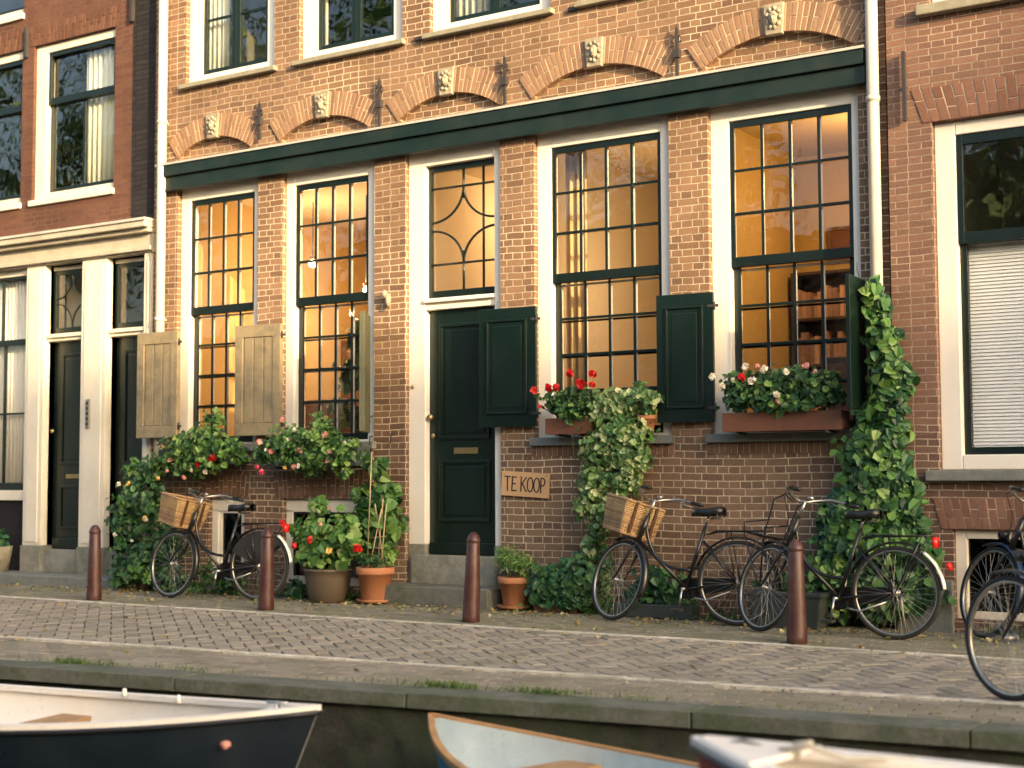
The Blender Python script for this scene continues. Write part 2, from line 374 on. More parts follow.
# ---- foliage
LT = np.array([[0, 0, 0], [.40, .18, .10], [.30, .66, .07], [0, 1.0, -.10], [-.30, .66, .07], [-.40, .18, .10]])
LF = np.array([[0, 1, 2, 3], [0, 3, 4, 5]])
LN = np.array([[0, 0, 0], [.16, .3, .03], [.12, .7, .02], [0, 1.0, -.12], [-.12, .7, .02], [-.16, .3, .03]])
def norm(a): return a/np.maximum(np.linalg.norm(a, axis=1, keepdims=True), 1e-9)
def leafmesh(name, pos, nrm, size, mat, parent=None, tmpl=LT, droop=.5, faces=LF, szvar=.6):
    n = len(pos); nrm = norm(nrm)
    d = rng.normal(size=(n, 3)); d[:, 2] -= droop*1.6; d -= nrm*(d*nrm).sum(1, keepdims=True); d = norm(d)
    x = np.cross(d, nrm); s = size*(1+szvar*rng.uniform(-1, 1, (n, 1)))
    v = pos[:, None, :] + s[:, None, :]*(tmpl[None, :, 0:1]*x[:, None, :] + (tmpl[None, :, 1:2]-.4)*d[:, None, :] + tmpl[None, :, 2:3]*nrm[:, None, :])
    k = len(tmpl); f = (faces[None]+(np.arange(n)*k)[:, None, None]).reshape(-1, faces.shape[1])
    me = bpy.data.meshes.new(name); me.from_pydata(v.reshape(-1, 3).tolist(), [], f.tolist()); me.update(); me.materials.append(M[mat])
    o = bpy.data.objects.new(name, me); C.objects.link(o)
    if parent is not None: o.parent = parent
    return o
def cloud(blobs, front=.8, shell=.55, yclip=None, clump=True):
    P_, N_ = [], []
    for (cx, cy_, cz, rx, ry, rz, n) in blobs:
        d = norm(rng.normal(size=(n, 3))); r = rng.uniform(shell, 1.05, (n, 1))**.8
        if clump:   # twigs: leaves gather round random centres, leaving gaps
            m = max(6, n//14); c = norm(rng.normal(size=(m, 3)))*rng.uniform(shell*.8, 1.08, (m, 1)); ix = rng.integers(0, m, n)
            q = c[ix] + rng.normal(size=(n, 3))*.17; mixm = rng.uniform(size=(n, 1)) < .75
            q = np.where(mixm, q, d*r)
        else: q = d*r
        P_.append(q*np.array([rx, ry, rz])+np.array([cx, cy_, cz])); N_.append(norm(q)*.9 + rng.normal(size=(n, 3))*.5 + np.array([.12, -front, .45]))
    P_ = np.concatenate(P_); N_ = np.concatenate(N_)
    if yclip is not None: P_[:, 1] = np.minimum(P_[:, 1], yclip - rng.uniform(0, .03, len(P_)))
    return P_, N_
def flower(px, py, Y, r, mat, parent, name='flower', label=None):
    r *= 1.2
    X, Z = A(px, py, Y); n = 26
    d = norm(rng.normal(size=(n, 3))); p = d*r*.62*rng.uniform(.5, 1, (n, 1))+np.array([X, Y, Z]) - np.array(parent.location)
    return leafmesh(name, p, d+rng.normal(size=(n, 3))*.35, r*.85, mat, parent, tmpl=LT*np.array([1.25, .9, 1]), droop=0)
def branchy(name, mat, parent, paths, r=.008):
    mb = MB()
    for p in paths: mb.tube(p, [r*(1-.6*i/(len(p)-1)) for i in range(len(p))], 5)
    return mb.build(name, mat, parent)
def wander(a, b, n=8, amp=.05):
    a, b = Vector(a), Vector(b)
    return [a.lerp(b, i/(n-1)) + Vector((rnd.uniform(-amp, amp), rnd.uniform(-amp*.4, amp*.4), rnd.uniform(-amp, amp)))*(1 if 0 < i < n-1 else 0) for i in range(n)]

#@@STRUCTURE
# ------------------------------------------------------------------ ground, road, quay, water
ROAD0, ROAD1 = -1.62, None
def l1(x): return -1.62 + .0*x
def l2(x): return -3.85 + .085*(x+6.0)        # the second band runs slightly askew to the houses
def qb(x): return -4.83 + .14*(x+6.2)         # back of the quay coping
def qe(x): return qb(x) - .27                # edge of the quay
def strip(name, fa, fb, x0, x1, z, mat, n=40, skirt=None):
    mb = MB(); xs = [x0+(x1-x0)*i/n for i in range(n+1)]
    for i in range(n): mb.quad((xs[i], fa(xs[i]), z), (xs[i+1], fa(xs[i+1]), z), (xs[i+1], fb(xs[i+1]), z), (xs[i], fb(xs[i]), z))
    return struct(mb.build(name, mat, None, flat=True))
def clampq(f): return lambda x: f(max(-20, min(8, x)))
XL, XR = -60, 40
strip('ground', clampq(qb), lambda x: 30, XL, XR, -.03, 'earth')
def pavers(name, inside, x0, x1, y0, y1, ang, mat, bw=.2, bh=.1, herring=True, zj=.0025):
    mb = MB(); ca, sa = math.cos(ang), math.sin(ang); gap = .009
    cells = []
    if herring:
        for i in range(-260, 261):
            for j in range(-260, 261):
                # herringbone: unit brick 2x1, pairs step along the diagonal
                u = i*bh + j*bh; v = (i - j)*bh*1.0
                pass
        S = bh
        for a in range(-200, 200):
            for b in range(-60, 60):
                cells.append((a*S + b*2*S, a*S - b*2*S, 2*S, S)); cells.append((a*S + b*2*S + 2*S, a*S - b*2*S - S + 0*S, S, 2*S)) if 0 else cells.append((a*S + b*2*S + 2*S, a*S - b*2*S - S, S, 2*S))
    else:
        for r_ in range(int((x0-x1)/bh)-80, int((x1-x0)/bh)+80):
            for q in range(-110, 110): cells.append((q*bw + (r_ % 2)*bw/2, r_*bh, bw, bh))
    cx, cy0 = (x0+x1)/2, (y0+y1)/2
    for (u, v, w_, h_) in cells:
        mu, mv = u+w_/2, v+h_/2
        X, Y = cx+mu*ca-mv*sa, cy0+mu*sa+mv*ca
        if not (x0 < X < x1 and y0 < Y < y1 and inside(X, Y)): continue
        hw, hh = w_/2-gap/2-rnd.uniform(0, .002), h_/2-gap/2-rnd.uniform(0, .002); dz = rnd.uniform(-zj, zj); tx, ty = rnd.uniform(-.012, .012), rnd.uniform(-.02, .02)
        jr = rnd.uniform(-.012, .012); c2, s2 = math.cos(ang+jr), math.sin(ang+jr); ch = .005
        def P(a, b, z): return (X+a*c2-b*s2, Y+a*s2+b*c2, z+(dz+a*tx+b*ty))
        vs = [P(a*hw, b*hh, -.03) for a, b in ((-1, -1), (1, -1), (1, 1), (-1, 1))] + [P(a*hw, b*hh, -.005) for a, b in ((-1, -1), (1, -1), (1, 1), (-1, 1))] + \
             [P(a*(hw-ch), b*(hh-ch), 0) for a, b in ((-1, -1), (1, -1), (1, 1), (-1, 1))]
        fs = [(8, 9, 10, 11)] + [(k, (k+1) % 4, 4+(k+1) % 4, 4+k) for k in range(4)] + [(4+k, 4+(k+1) % 4, 8+(k+1) % 4, 8+k) for k in range(4)]
        mb.add(vs, fs)
    return struct(mb.build(name, mat, None, flat=True))
pavers('road', lambda x, y: l2(x)+.03 < y < l1(x)-.02, -17, 3, -5.5, -1.5, R(45+3), 'paver', .21, .105)
pavers('pavement', lambda x, y: l1(x)+.05 < y < .35, -17, 3, -1.7, .5, R(0), 'paver_moss', .2, .1, herring=False)
pavers('quay_path', lambda x, y: qb(x)+.03 < y < l2(x)-.07, -17, 3, -6.5, -3, R(8), 'paver_quay', .2, .1, herring=False)
def band(name, f, w_, z, mat, lo=-17, hi=3, seg=.98):
    mb = MB(); x = lo
    while x < hi:
        e = min(x+seg*rnd.uniform(.9, 1.1), hi); j = rnd.uniform(-.006, .006); dz = rnd.uniform(-.002, .002)
        mb.hexa([(x+.004, f(x)-w_/2+j, -.05), (e-.004, f(e)-w_/2+j, -.05), (e-.004, f(e)+w_/2+j, -.05), (x+.004, f(x)+w_/2+j, -.05)],
                [(x+.004, f(x)-w_/2+j, z+dz), (e-.004, f(e)-w_/2+j, z+dz), (e-.004, f(e)+w_/2+j, z+dz), (x+.004, f(x)+w_/2+j, z+dz)]); x = e
    return struct(mb.build(name, mat, None, bevel=.004))
band('kerb', l1, .055, .008, 'kerbstone'); band('kerb_band', l2, .06, .008, 'kerbstone')
cp = MB(); x = -20
while x < 8:
    e = min(x+rnd.uniform(1.3, 1.9), 8); dz = rnd.uniform(-.004, .004)
    cp.hexa([(x+.003, qe(x), -.075), (e-.006, qe(e), -.075), (e-.006, qb(e), -.075), (x+.006, qb(x), -.075)], [(x+.006, qe(x), .012+dz), (e-.006, qe(e), .012+dz), (e-.006, qb(e), .012+dz), (x+.006, qb(x), .012+dz)]); x = e
struct(cp.build('quay_edge', 'coping', None, bevel=.03))
qw = MB(); nx_, nz_ = 560, 14; vs = []   # rough, slimy masonry face below the coping
rough = rng.normal(size=(nx_+1, nz_+1))*.004 + np.repeat(np.repeat(rng.normal(size=(nx_//7+2, 8))*.006, 7, 0), 2, 1)[:nx_+1, :nz_+1]
for a in range(nx_+1):
    x = -20+28*a/nx_
    for b in range(nz_+1): vs.append((x, qe(x)+.045+float(rough[a, b]), -.06-.84*b/nz_))
qw.add(vs, [(a*(nz_+1)+b, a*(nz_+1)+b+1, (a+1)*(nz_+1)+b+1, (a+1)*(nz_+1)+b) for a in range(nx_) for b in range(nz_)], True)
tag(qw.build('quay_wall', 'quay', None), 'dark mossy masonry quay wall behind the moored boats', 'quay wall')
struct(MB().quad((XL, -21, -.9), (XR, -21, -.9), (XR, -4, -.9), (XL, -4, -.9)).build('canal_bed', 'quay'))
k = N('canal_water'); g = k.n('NewGeometry'); k.b.inputs['Base Color'].default_value = (.012, .016, .012, 1); k.b.inputs['Roughness'].default_value = .08
k.b.inputs['Specular IOR Level'].default_value = .5
k.l(k.bump(k.noise(3.2, 3, g.outputs['Position'], .5).outputs[0], .35, .05), k.b.inputs['Normal']); M['water'] = k.m
wt = MB()
for i in range(30):
    a = XL+(XR-XL)*i/30; b_ = XL+(XR-XL)*(i+1)/30; wt.quad((a, -20.6, -.5), (b_, -20.6, -.5), (b_, clampq(qe)(b_)+.15, -.5), (a, clampq(qe)(a)+.15, -.5))
struct(wt.build('water', 'water', None, flat=True))
struct(B(-150, 150, -60, -20.5, -.9, 0).build('far_quay', 'quay'))

# ------------------------------------------------------------------ houses
def app(x, y): return x*(11.466+y)/11.466      # a facade coordinate moved to a plane y deeper, seen at the same place

def glass(parent, x0, x1, z0, z1, y, mat='glass'):
    return B(x0, x1, y, y+.004, z0, z1).build('pane', mat, parent)
def grid_sash(x0, x1, z0, z1, y, cols, rows, stile, top, bot, mun=.02, th=.045):
    mb = MB(); mb.box(x0, x0+stile, y, y+th, z0, z1); mb.box(x1-stile, x1, y, y+th, z0, z1)
    mb.box(x0+stile, x1-stile, y, y+th, z1-top, z1); mb.box(x0+stile, x1-stile, y, y+th, z0, z0+bot)
    a, b, c, d = x0+stile, x1-stile, z0+bot, z1-top
    for i in range(1, cols):
        x = a+(b-a)*i/cols; mb.box(x-mun/2, x+mun/2, y+.006, y+th-.008, c, d)
    for j in range(1, rows):
        z = c+(d-c)*j/rows; mb.box(a, b, y+.009, y+th-.011, z-mun/2, z+mun/2)
    return mb
def sash_window(parent, hx0, hx1, hz0, hz1, dx0, dx1, zr, ztop=4.30, zbot=1.60, rows=(3, 4), cols=4, Y=.06, mats=('white', 'greenblack', 'glass'), muntin=.025, label=None):
    """hole, dark opening, meeting rail height"""
    f = MB(); x0, x1 = hx0+.002, hx1-.002
    f.box(x0, dx0, Y, Y+.13, hz0, hz1-.002); f.box(dx1, x1, Y, Y+.13, hz0, hz1-.002); f.box(dx0, dx1, Y, Y+.13, ztop, hz1-.002); f.box(dx0, dx1, Y, Y+.13, hz0, zbot)
    wnd = f.build('window', mats[0], parent, bevel=.006)
    if label: wnd['label'] = label
    s1 = grid_sash(dx0, dx1, zr, ztop, Y+.022, cols, rows[0], .040, .06, .085, muntin, .024).build('sash', mats[1], wnd, bevel=.003)
    s2 = grid_sash(dx0, dx1, zbot, zr+.03, Y+.075, cols, rows[1], .062, .03, .07, muntin, .024).build('sash', mats[1], wnd, bevel=.003)
    p1 = glass(wnd, dx0+.03, dx1-.03, zr+.05, ztop-.02, Y+.048, mats[2]); p2 = glass(wnd, dx0+.05, dx1-.05, zbot+.04, zr, Y+.100, mats[2])
    grid_sash(dx0+.003, dx1-.003, zr+.03, ztop-.003, Y+.056, cols, rows[0], .027, .038, .045, muntin*.8, .02).build('inner_sash', mats[0], wnd, bevel=.002)
    grid_sash(dx0+.003, dx1-.003, zbot+.003, zr-.01, Y+.108, cols, rows[1], .05, .02, .06, muntin*.8, .02).build('inner_sash', mats[0], wnd, bevel=.002)
    return wnd

def room(parent, x0, x1, y0, y1, z0, z1, wallm, ceilm='ceil', floorm='floor', name='room'):
    mb = MB(); t = .05
    mb.quad((x0, y0, z0), (x0, y1, z0), (x0, y1, z1), (x0, y0, z1)); mb.quad((x1, y1, z0), (x1, y0, z0), (x1, y0, z1), (x1, y1, z1)); mb.quad((x0, y1, z0), (x1, y1, z0), (x1, y1, z1), (x0, y1, z1))
    rw = mb.build('room_wall', wallm, parent)
    MB().quad((x0, y0, z1), (x0, y1, z1), (x1, y1, z1), (x1, y0, z1)).build('ceiling', ceilm, parent)
    MB().quad((x0, y0, z0), (x1, y0, z0), (x1, y1, z0), (x0, y1, z0)).build('floor', floorm, parent)
    return rw

# ---- main house
MH = thing('brick_house', 'ochre brick canal house with green cornice, four tall gridded windows and central door', 'house', (0, 0, 0))
X0, X1 = -12.17, -3.73
W = [(-11.80, -10.60, -11.58, -10.63), (-10.25, -9.02, -10.06, -9.08), (-7.12, -5.71, -6.92, -5.78), (-5.33, -3.97, -5.12, -4.02)]
holes = [(a, b, 1.545, 4.44) for a, b, c, d in W] + [(-8.63, -7.50, .17, 4.44)]
UW = [(-11.70, -10.38), (-10.03, -8.67), (-8.33, -6.93), (-6.58, -5.2), (-4.95, -3.95)]
holes += [(a, b, 5.60, 7.6) for a, b in UW]
holes += [(-11.28, -10.76, .16, 1.0), (-10.22, -9.12, .12, 1.0)]
ARCH = [(-11.25, .52, .16), (-9.69, .57, .17), (-8.11, .575, .175), (-6.44, .66, .19), (-4.68, .66, .19)]
extra = []
for (c, hf, sg) in ARCH:
    holes.append((c-hf, c+hf, 4.73, 4.80+sg+.02))
def arcz(c, hf, sg, x):
    r_ = (hf*hf+sg*sg)/(2*sg); return 4.80+sg-r_+math.sqrt(max(0, r_*r_-(x-c)**2))
for (c, hf, sg) in ARCH:
    n = 24; xs = [c-hf+2*hf*i/n for i in range(n+1)]; zt = 4.80+sg+.02
    for i in range(n):
        a, b = xs[i], xs[i+1]; za, zb = arcz(c, hf, sg, a), arcz(c, hf, sg, b)
        extra.append(([(a, 0, za), (b, 0, zb), (b, 0, zt), (a, 0, zt)], [(0, 1, 2, 3)]))
        extra.append(([(a, 0, za), (a, .06, za), (b, .06, zb), (b, 0, zb)], [(0, 1, 2, 3)]))
    extra.append(([(c-hf, .055, 4.73), (c+hf, .055, 4.73), (c+hf, .055, zt), (c-hf, .055, zt)], [(0, 1, 2, 3)]))
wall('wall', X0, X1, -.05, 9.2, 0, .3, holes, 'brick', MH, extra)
B(X0, X1, .31, 6, 7.7, 9.2).build('attic', 'dimwall', MH)
B(X0+.01, X1-.01, .3, 9, 9.2, 9.5).build('roof', 'roof', MH)
# cornice
co = MB(); co.box(-12.02, -3.88, -.11, -.001, 4.575, 4.70); co.box(-12.0, -3.88, -.075, -.002, 4.43, 4.574); co.box(-12.0, -3.88, -.09, -.003, 4.415, 4.432)
cor = co.build('cornice', 'green_cornice', MH, bevel=.006)
B(-12.03, -3.87, -.125, 0, 4.70, 4.722).build('flashing', 'lead', cor)
# windows
frames = []
for (a, b, c, d) in W:
    wnd = sash_window(MH, a, b, 1.545, 4.44, app(c, .082), app(d, .082), 3.02)
    B(a-.03, b+.03, -.06, .06, 1.50, 1.575).build('sill', 'bluestone', wnd, bevel=.006); frames.append(wnd)
for i, (a, b) in enumerate(UW):    # first-floor casements, the tops outside the picture
    Y = .055; f = MB(); dl, dr = a+.19, b-.15
    f.box(a+.002, dl, Y, Y+.13, 5.60, 7.598); f.box(dr, b-.002, Y, Y+.13, 5.60, 7.598); f.box(dl, dr, Y, Y+.13, 5.60, 5.70); f.box(dl, dr, Y, Y+.13, 7.5, 7.598)
    wnd = f.build('window', 'white', MH, bevel=.006); m_ = (dl+dr)/2
    for (p, q) in ((dl, m_-.012), (m_+.012, dr)):
        s = grid_sash(p, q, 5.70, 7.5, Y+.03, 1, 3, .05, .05, .055, .028).build('sash', 'green', wnd, bevel=.003); 
    B(m_-.012, m_+.012, Y+.02, Y+.09, 5.70, 7.5).build('mullion', 'green', wnd)
    glass(wnd, dl+.03, dr-.03, 5.72, 7.48, Y+.05, 'glass_up')
    B(a-.05, b+.05, -.07, .04, 5.55, 5.60).build('sill', 'ledge', wnd, bevel=.006)
    # curtains belong to the room behind
room(MH, X0+.1, X1-.1, .32, 4, 5.3, 7.65, 'dimwall', 'dimwall', 'darkwood')
room(MH, -12.05, -8.86, .31, 4.2, .9, 4.5, 'plaster'); room(MH, -8.84, -7.32, .31, 5, .4, 4.5, 'plaster_pale'); room(MH, -7.30, -5.57, .31, 3.0, .9, 4.5, 'plaster_pale'); room(MH, -5.53, -3.80, .31, 2.6, .9, 4.5, 'plaster_orange', 'plaster_orange')
# door case
f = MB(); Yd = .06; dl, dr = app(-8.37, .08), app(-7.555, .08)
f.box(-8.628, dl, Yd, Yd+.14, .56, 4.438); f.box(dr, -7.502, Yd, Yd+.14, .56, 4.438); f.box(dl, dr, Yd, Yd+.14, 4.30, 4.438)
f.box(dl, dr, Yd+.01, Yd+.14, 2.86, 2.975); f.box(dl, dr, Yd-.03, Yd+.1, 2.93, 2.965)
f.build('door_frame', 'white', MH, bevel=.006)
for q0, q1 in ((-8.628, dl+.004), (dr-.004, -7.504)): B(q0, q1, Yd-.01, Yd+.15, .17, .56).build('door_frame_base', 'step', MH, bevel=.006)
st = MB(); st.box(-8.55, -7.57, -.02, .3, .18, .46); threshold = st.build('threshold', 'step', MH, bevel=.01)
B(-8.86, -7.42, -.36, -.001, -.03, .185).build('step', 'stepdark', MH, bevel=.012)
# door leaf with mouldings
d = MB(); y = Yd+.075; d.box(dl, dr, y, y+.05, .46, 2.86); door = d.build('door', 'green', MH, bevel=.004)
def panel(x0, x1, z0, z1, y, parent, mat='green', t=.02, w_=.035, raised=.012):
    m = MB()
    for (a, b, c, e) in ((x0, x1, z1-w_, z1), (x0, x1, z0, z0+w_), (x0, x0+w_, z0+w_, z1-w_), (x1-w_, x1, z0+w_, z1-w_)): m.box(a, b, y-t, y, c, e)
    m.box(x0+w_+.03, x1-w_-.03, y-raised, y, z0+w_+.03, z1-w_-.03)
    return m.build('panel', mat, parent, bevel=.006)
panel(dl+.13, dr-.1, 1.58, 2.72, y, door); panel(dl+.13, dr-.1, .78, 1.38, y, door)
B(dl+.02, dr-.02, y-.035, y, .47, .58).build('kick_board', 'green', door, bevel=.006)
B(dl+.3, dl+.58, y-.012, y, 1.44, 1.50).build('letterbox', 'brass', door, bevel=.003)
kb = MB(); kb.blob((dl+.05, y-.06, 1.80), (.032, .03, .032), 12, 8); kb.tube([(dl+.05, y, 1.80), (dl+.05, y-.05, 1.80)], .012); kb.blob((dl+.05, y-.008, 1.62), (.02, .012, .025), 10, 6); kb.build('knob', 'brass', door)
# fanlight with curved glazing bars
fz0, fz1 = 2.975, 4.30; fl = MB(); y = Yd+.06
fl.box(dl, dl+.03, y, y+.05, fz0, fz1); fl.box(dr-.03, dr, y, y+.05, fz0, fz1); fl.box(dl+.03, dr-.03, y, y+.05, fz1-.06, fz1); fl.box(dl+.03, dr-.03, y, y+.05, fz0, fz0+.075)
fan = fl.build('fanlight', 'greenblack', MH, bevel=.003)
gb = MB(); xm = (dl+dr)/2; za, zb = fz0+.075, fz1-.06; H = zb-za; zm = za+H*.53; w2 = (dr-dl)/2-.03
zl, zh = za+H*.22, za+H*.86
def rib(pts): gb.tube([(p[0], y+.02, p[1]) for p in pts], .0125, 6)
rib([(dl+.03, zl), (dr-.03, zl)]); rib([(dl+.03, zh), (dr-.03, zh)]); rib([(xm, za), (xm, zl+.12)]); rib([(xm, zb), (xm, zh-.12)])
for sx in (-1, 1):
    r_x, r_z = w2, (zm-zl)*.92
    rib([(xm+sx*w2-sx*r_x*math.cos(t), zl-.0+ r_z*math.sin(t)) for t in [math.pi/2*i/12 for i in range(13)]])
    rib([(xm+sx*w2-sx*r_x*math.cos(t), zh - r_z*math.sin(t)) for t in [math.pi/2*i/12 for i in range(13)]])
    rib([(xm+sx*w2*.62, za), (xm+sx*w2*.62, zb)]) if sx > 0 else None
gb.build('glazing_bar', 'greenblack', fan); glass(fan, dl+.02, dr-.02, fz0+.05, fz1-.03, y+.03)
# blind arches
for (c, hf, sg) in ARCH:
    mb = MB(); r_ = (hf*hf+sg*sg)/(2*sg); z0 = 4.80+sg-r_; a0 = math.asin(hf/r_)*1.06; ro = r_+.25; n = int(2*a0*r_/.047); n += n % 2
    for i in range(n):
        t0 = -a0+2*a0*i/n; t1 = -a0+2*a0*(i+1)/n; ga = .0052/r_; split = rnd.choice((0, .45, .55, .5))
        segs = [(r_, ro)] if (i % 2 == 0) else [(r_, r_+.12), (r_+.128, ro)]
        for (ra, rb) in segs:
            yj = -.014-rnd.uniform(0, .005)
            pt = lambda rr, t: (c+rr*math.sin(t), z0+rr*math.cos(t))
            q = [pt(ra, t0+ga), pt(ra, t1-ga), pt(rb, t1-ga), pt(rb, t0+ga)]
            mb.hexa([(q[0][0], yj, q[0][1]), (q[1][0], yj, q[1][1]), (q[1][0], .03, q[1][1]), (q[0][0], .03, q[0][1])], [(q[3][0], yj, q[3][1]), (q[2][0], yj, q[2][1]), (q[2][0], .03, q[2][1]), (q[3][0], .03, q[3][1])])
    ar = mb.build('arch', 'arch', MH, bevel=.002)
    bk = MB(); n2 = 20
    for i in range(n2):
        t0 = -a0+2*a0*i/n2; t1 = -a0+2*a0*(i+1)/n2; pt = lambda rr, t: (c+rr*math.sin(t), z0+rr*math.cos(t))
        q = [pt(r_+.003, t0), pt(r_+.003, t1), pt(ro-.003, t1), pt(ro-.003, t0)]; bk.quad(*[(p[0], -.0115, p[1]) for p in q])
    bk.build('mortar_bed', 'mortar', ar)
    zc = z0+r_; ks = MB(); ks.hexa([(c-.075, -.045, zc-.02), (c+.075, -.045, zc-.02), (c+.075, .02, zc-.02), (c-.075, .02, zc-.02)], [(c-.095, -.045, zc+.25), (c+.095, -.045, zc+.25), (c+.095, .02, zc+.25), (c-.095, .02, zc+.25)])
    ke = ks.build('keystone', 'keystone', ar, bevel=.008)
    cv = MB(); cv.blob((c, -.045, zc+.12), (.045, .03, .065), 10, 8, .1)      # a worn carved mask
    [cv.blob((c+.06*math.cos(t_), -.045, zc+.12+.085*math.sin(t_)), (.02, .018, .02), 7, 5, .25) for t_ in [2*math.pi*i_/9 for i_ in range(9)]]; cv.blob((c, -.074, zc+.115), (.010, .014, .024), 8, 6, .1)
    for s_ in (-1, 1): cv.blob((c+s_*.018, -.07, zc+.145), (.012, .008, .006), 7, 5, .1)
    cv.blob((c+.004, -.07, zc+.078), (.018, .01, .007), 7, 5, .1)
    cv.build('carving', 'keystone', ke)
# soldier courses under the sills, segmental flat arches over the cellar lights
def soldiers(x0, x1, z0, z1, y, mat, parent, bw=.056, rise=0, slant=0):
    mb = MB(); n = int((x1-x0)/bw); 
    for i in range(n):
        a, b = x0+(x1-x0)*i/n+.003, x0+(x1-x0)*(i+1)/n-.003; t = (2*(a-x0)/(x1-x0)-1); zz = rise*(1-t*t); sl = slant*t
        yy = y-rnd.uniform(0, .006)
        cut = .5 if z1-z0 < .15 else (.36 if i % 2 else .64)
        for (fa_, fb_) in (((0, 1),) if z1-z0 < .15 else ((0, cut), (cut+.03, 1))):
            sa_, sb_ = sl*fa_, sl*fb_; za_, zb_ = z0+zz+(z1-z0)*fa_, z0+zz+(z1-z0)*fb_
            mb.hexa([(a+sa_, yy, za_), (b+sa_, yy, za_), (b+sa_, .03, za_), (a+sa_, .03, za_)], [(a+sb_, yy, zb_), (b+sb_, yy, zb_), (b+sb_, .03, zb_), (a+sb_, .03, zb_)])
    so = mb.build('soldier_course', mat, parent, bevel=.002)
    bd = MB()
    for i in range(12):
        a, b = x0+(x1-x0)*i/12, x0+(x1-x0)*(i+1)/12; t = (2*((a+b)/2-x0)/(x1-x0)-1); zz = rise*(1-t*t); sl = slant*(2*(a-x0)/(x1-x0)-1); sr = slant*(2*(b-x0)/(x1-x0)-1)
        bd.quad((a, y+.003, z0+zz+.004), (b, y+.003, z0+zz+.004), (b+sr, y+.003, z1+zz-.004), (a+sl, y+.003, z1+zz-.004))
    bd.build('mortar_bed', 'mortar' if mat != 'arch_left' else 'arch_left', so); return so
for (a, b, z0, z1, rise, sl) in ((-7.16, -5.68, 1.40, 1.497, 0, 0), (-5.37, -4.0, 1.40, 1.497, 0, 0), (-10.32, -9.05, 1.005, 1.27, .03, .03), (-11.36, -10.70, 1.005, 1.24, .03, .03)):
    s = soldiers(a, b, z0, z1, -.006, 'arch_low', MH, rise=rise, slant=sl)
# cellar lights
for (a, b, z0) in ((-11.28, -10.76, .16), (-10.22, -9.12, .12)):
    f = MB(); Y = .05; f.box(a+.002, b-.002, Y, Y+.1, .86, .998); f.box(a+.002, a+.09, Y, Y+.1, z0+.002, .88); f.box(b-.09, b-.002, Y, Y+.1, z0+.002, .88); f.box(a+.09, b-.09, Y, Y+.1, z0+.002, z0+.08)
    cw = f.build('cellar_window', 'cream', MH, bevel=.005); m = MB(); m.box(a+.09, b-.09, Y+.02, Y+.07, .84, .879); m.box(a+.09, a+.12, Y+.02, Y+.07, z0+.08, .84); m.build('sash', 'white' if b < -10.5 else 'greenblack', cw); glass(cw, a+.09, b-.09, z0+.08, .84, Y+.05, 'cellar_glass')
    B(a, b, .31, .33, z0-.1, 1.1).build('backing', 'dimwall', MH)
# wall anchors
for (px, z0, z1) in ((-10.54, 4.83, 5.21), (-8.92, 4.74, 5.22), (-7.41, 4.76, 5.20), (-5.59, 4.73, 5.17)):
    m = MB(); m.box(px-.014, px+.014, -.06, -.035, z0, z1); m.box(px-.03, px+.03, -.075, -.025, (z0+z1)/2-.04, (z0+z1)/2+.04); m.tube([(px, -.05, (z0+z1)/2), (px, .02, (z0+z1)/2)], .014)
    for s in (-1, 1):
        m.tube([(px, -.05, z1-.1), (px+s*.03, -.05, z1-.06), (px+s*.045, -.05, z1-.1), (px+s*.03, -.05, z1-.13)], .008, 6)
        m.tube([(px, -.05, z0+.03), (px+s*.02, -.05, z0+.0)], .009, 6)
    m.tube([(px, -.05, z1), (px, -.05, z1+.05)], [.012, .003], 6); m.build('wall_anchor', 'iron', MH)
for (ax, az) in ((-8.5, 5.58), (-6.72, 5.56), (-11.78, 5.60)):
    B(ax, ax+.1, -.03, 0, az-.02, az+.015).build('iron_cramp', 'iron', MH)
# drainpipes
def pipe(name, x, z0, z1, parent, r=.05, y=-.09, brackets=()):
    m = MB(); m.tube([(x, y, z1), (x, y, z0)], r, 16)
    o = m.build(name, 'pipe', parent)
    for z in brackets:
        q = MB(); q.tube([(x, y, z-.02), (x, y, z+.02)], r+.008, 16); q.box(x-.012, x+.012, y, 0, z-.01, z+.01); q.build('bracket', 'pipe', o)
    return o
pipe('drainpipe', app(-12.06, -.09), .05, 9.2, MH, .052, brackets=(2.98, 5.2, 6.9)); pipe('drainpipe', app(-3.84, -.09), .05, 9.2, MH, .05, brackets=(4.27, 2.3, 6.4))
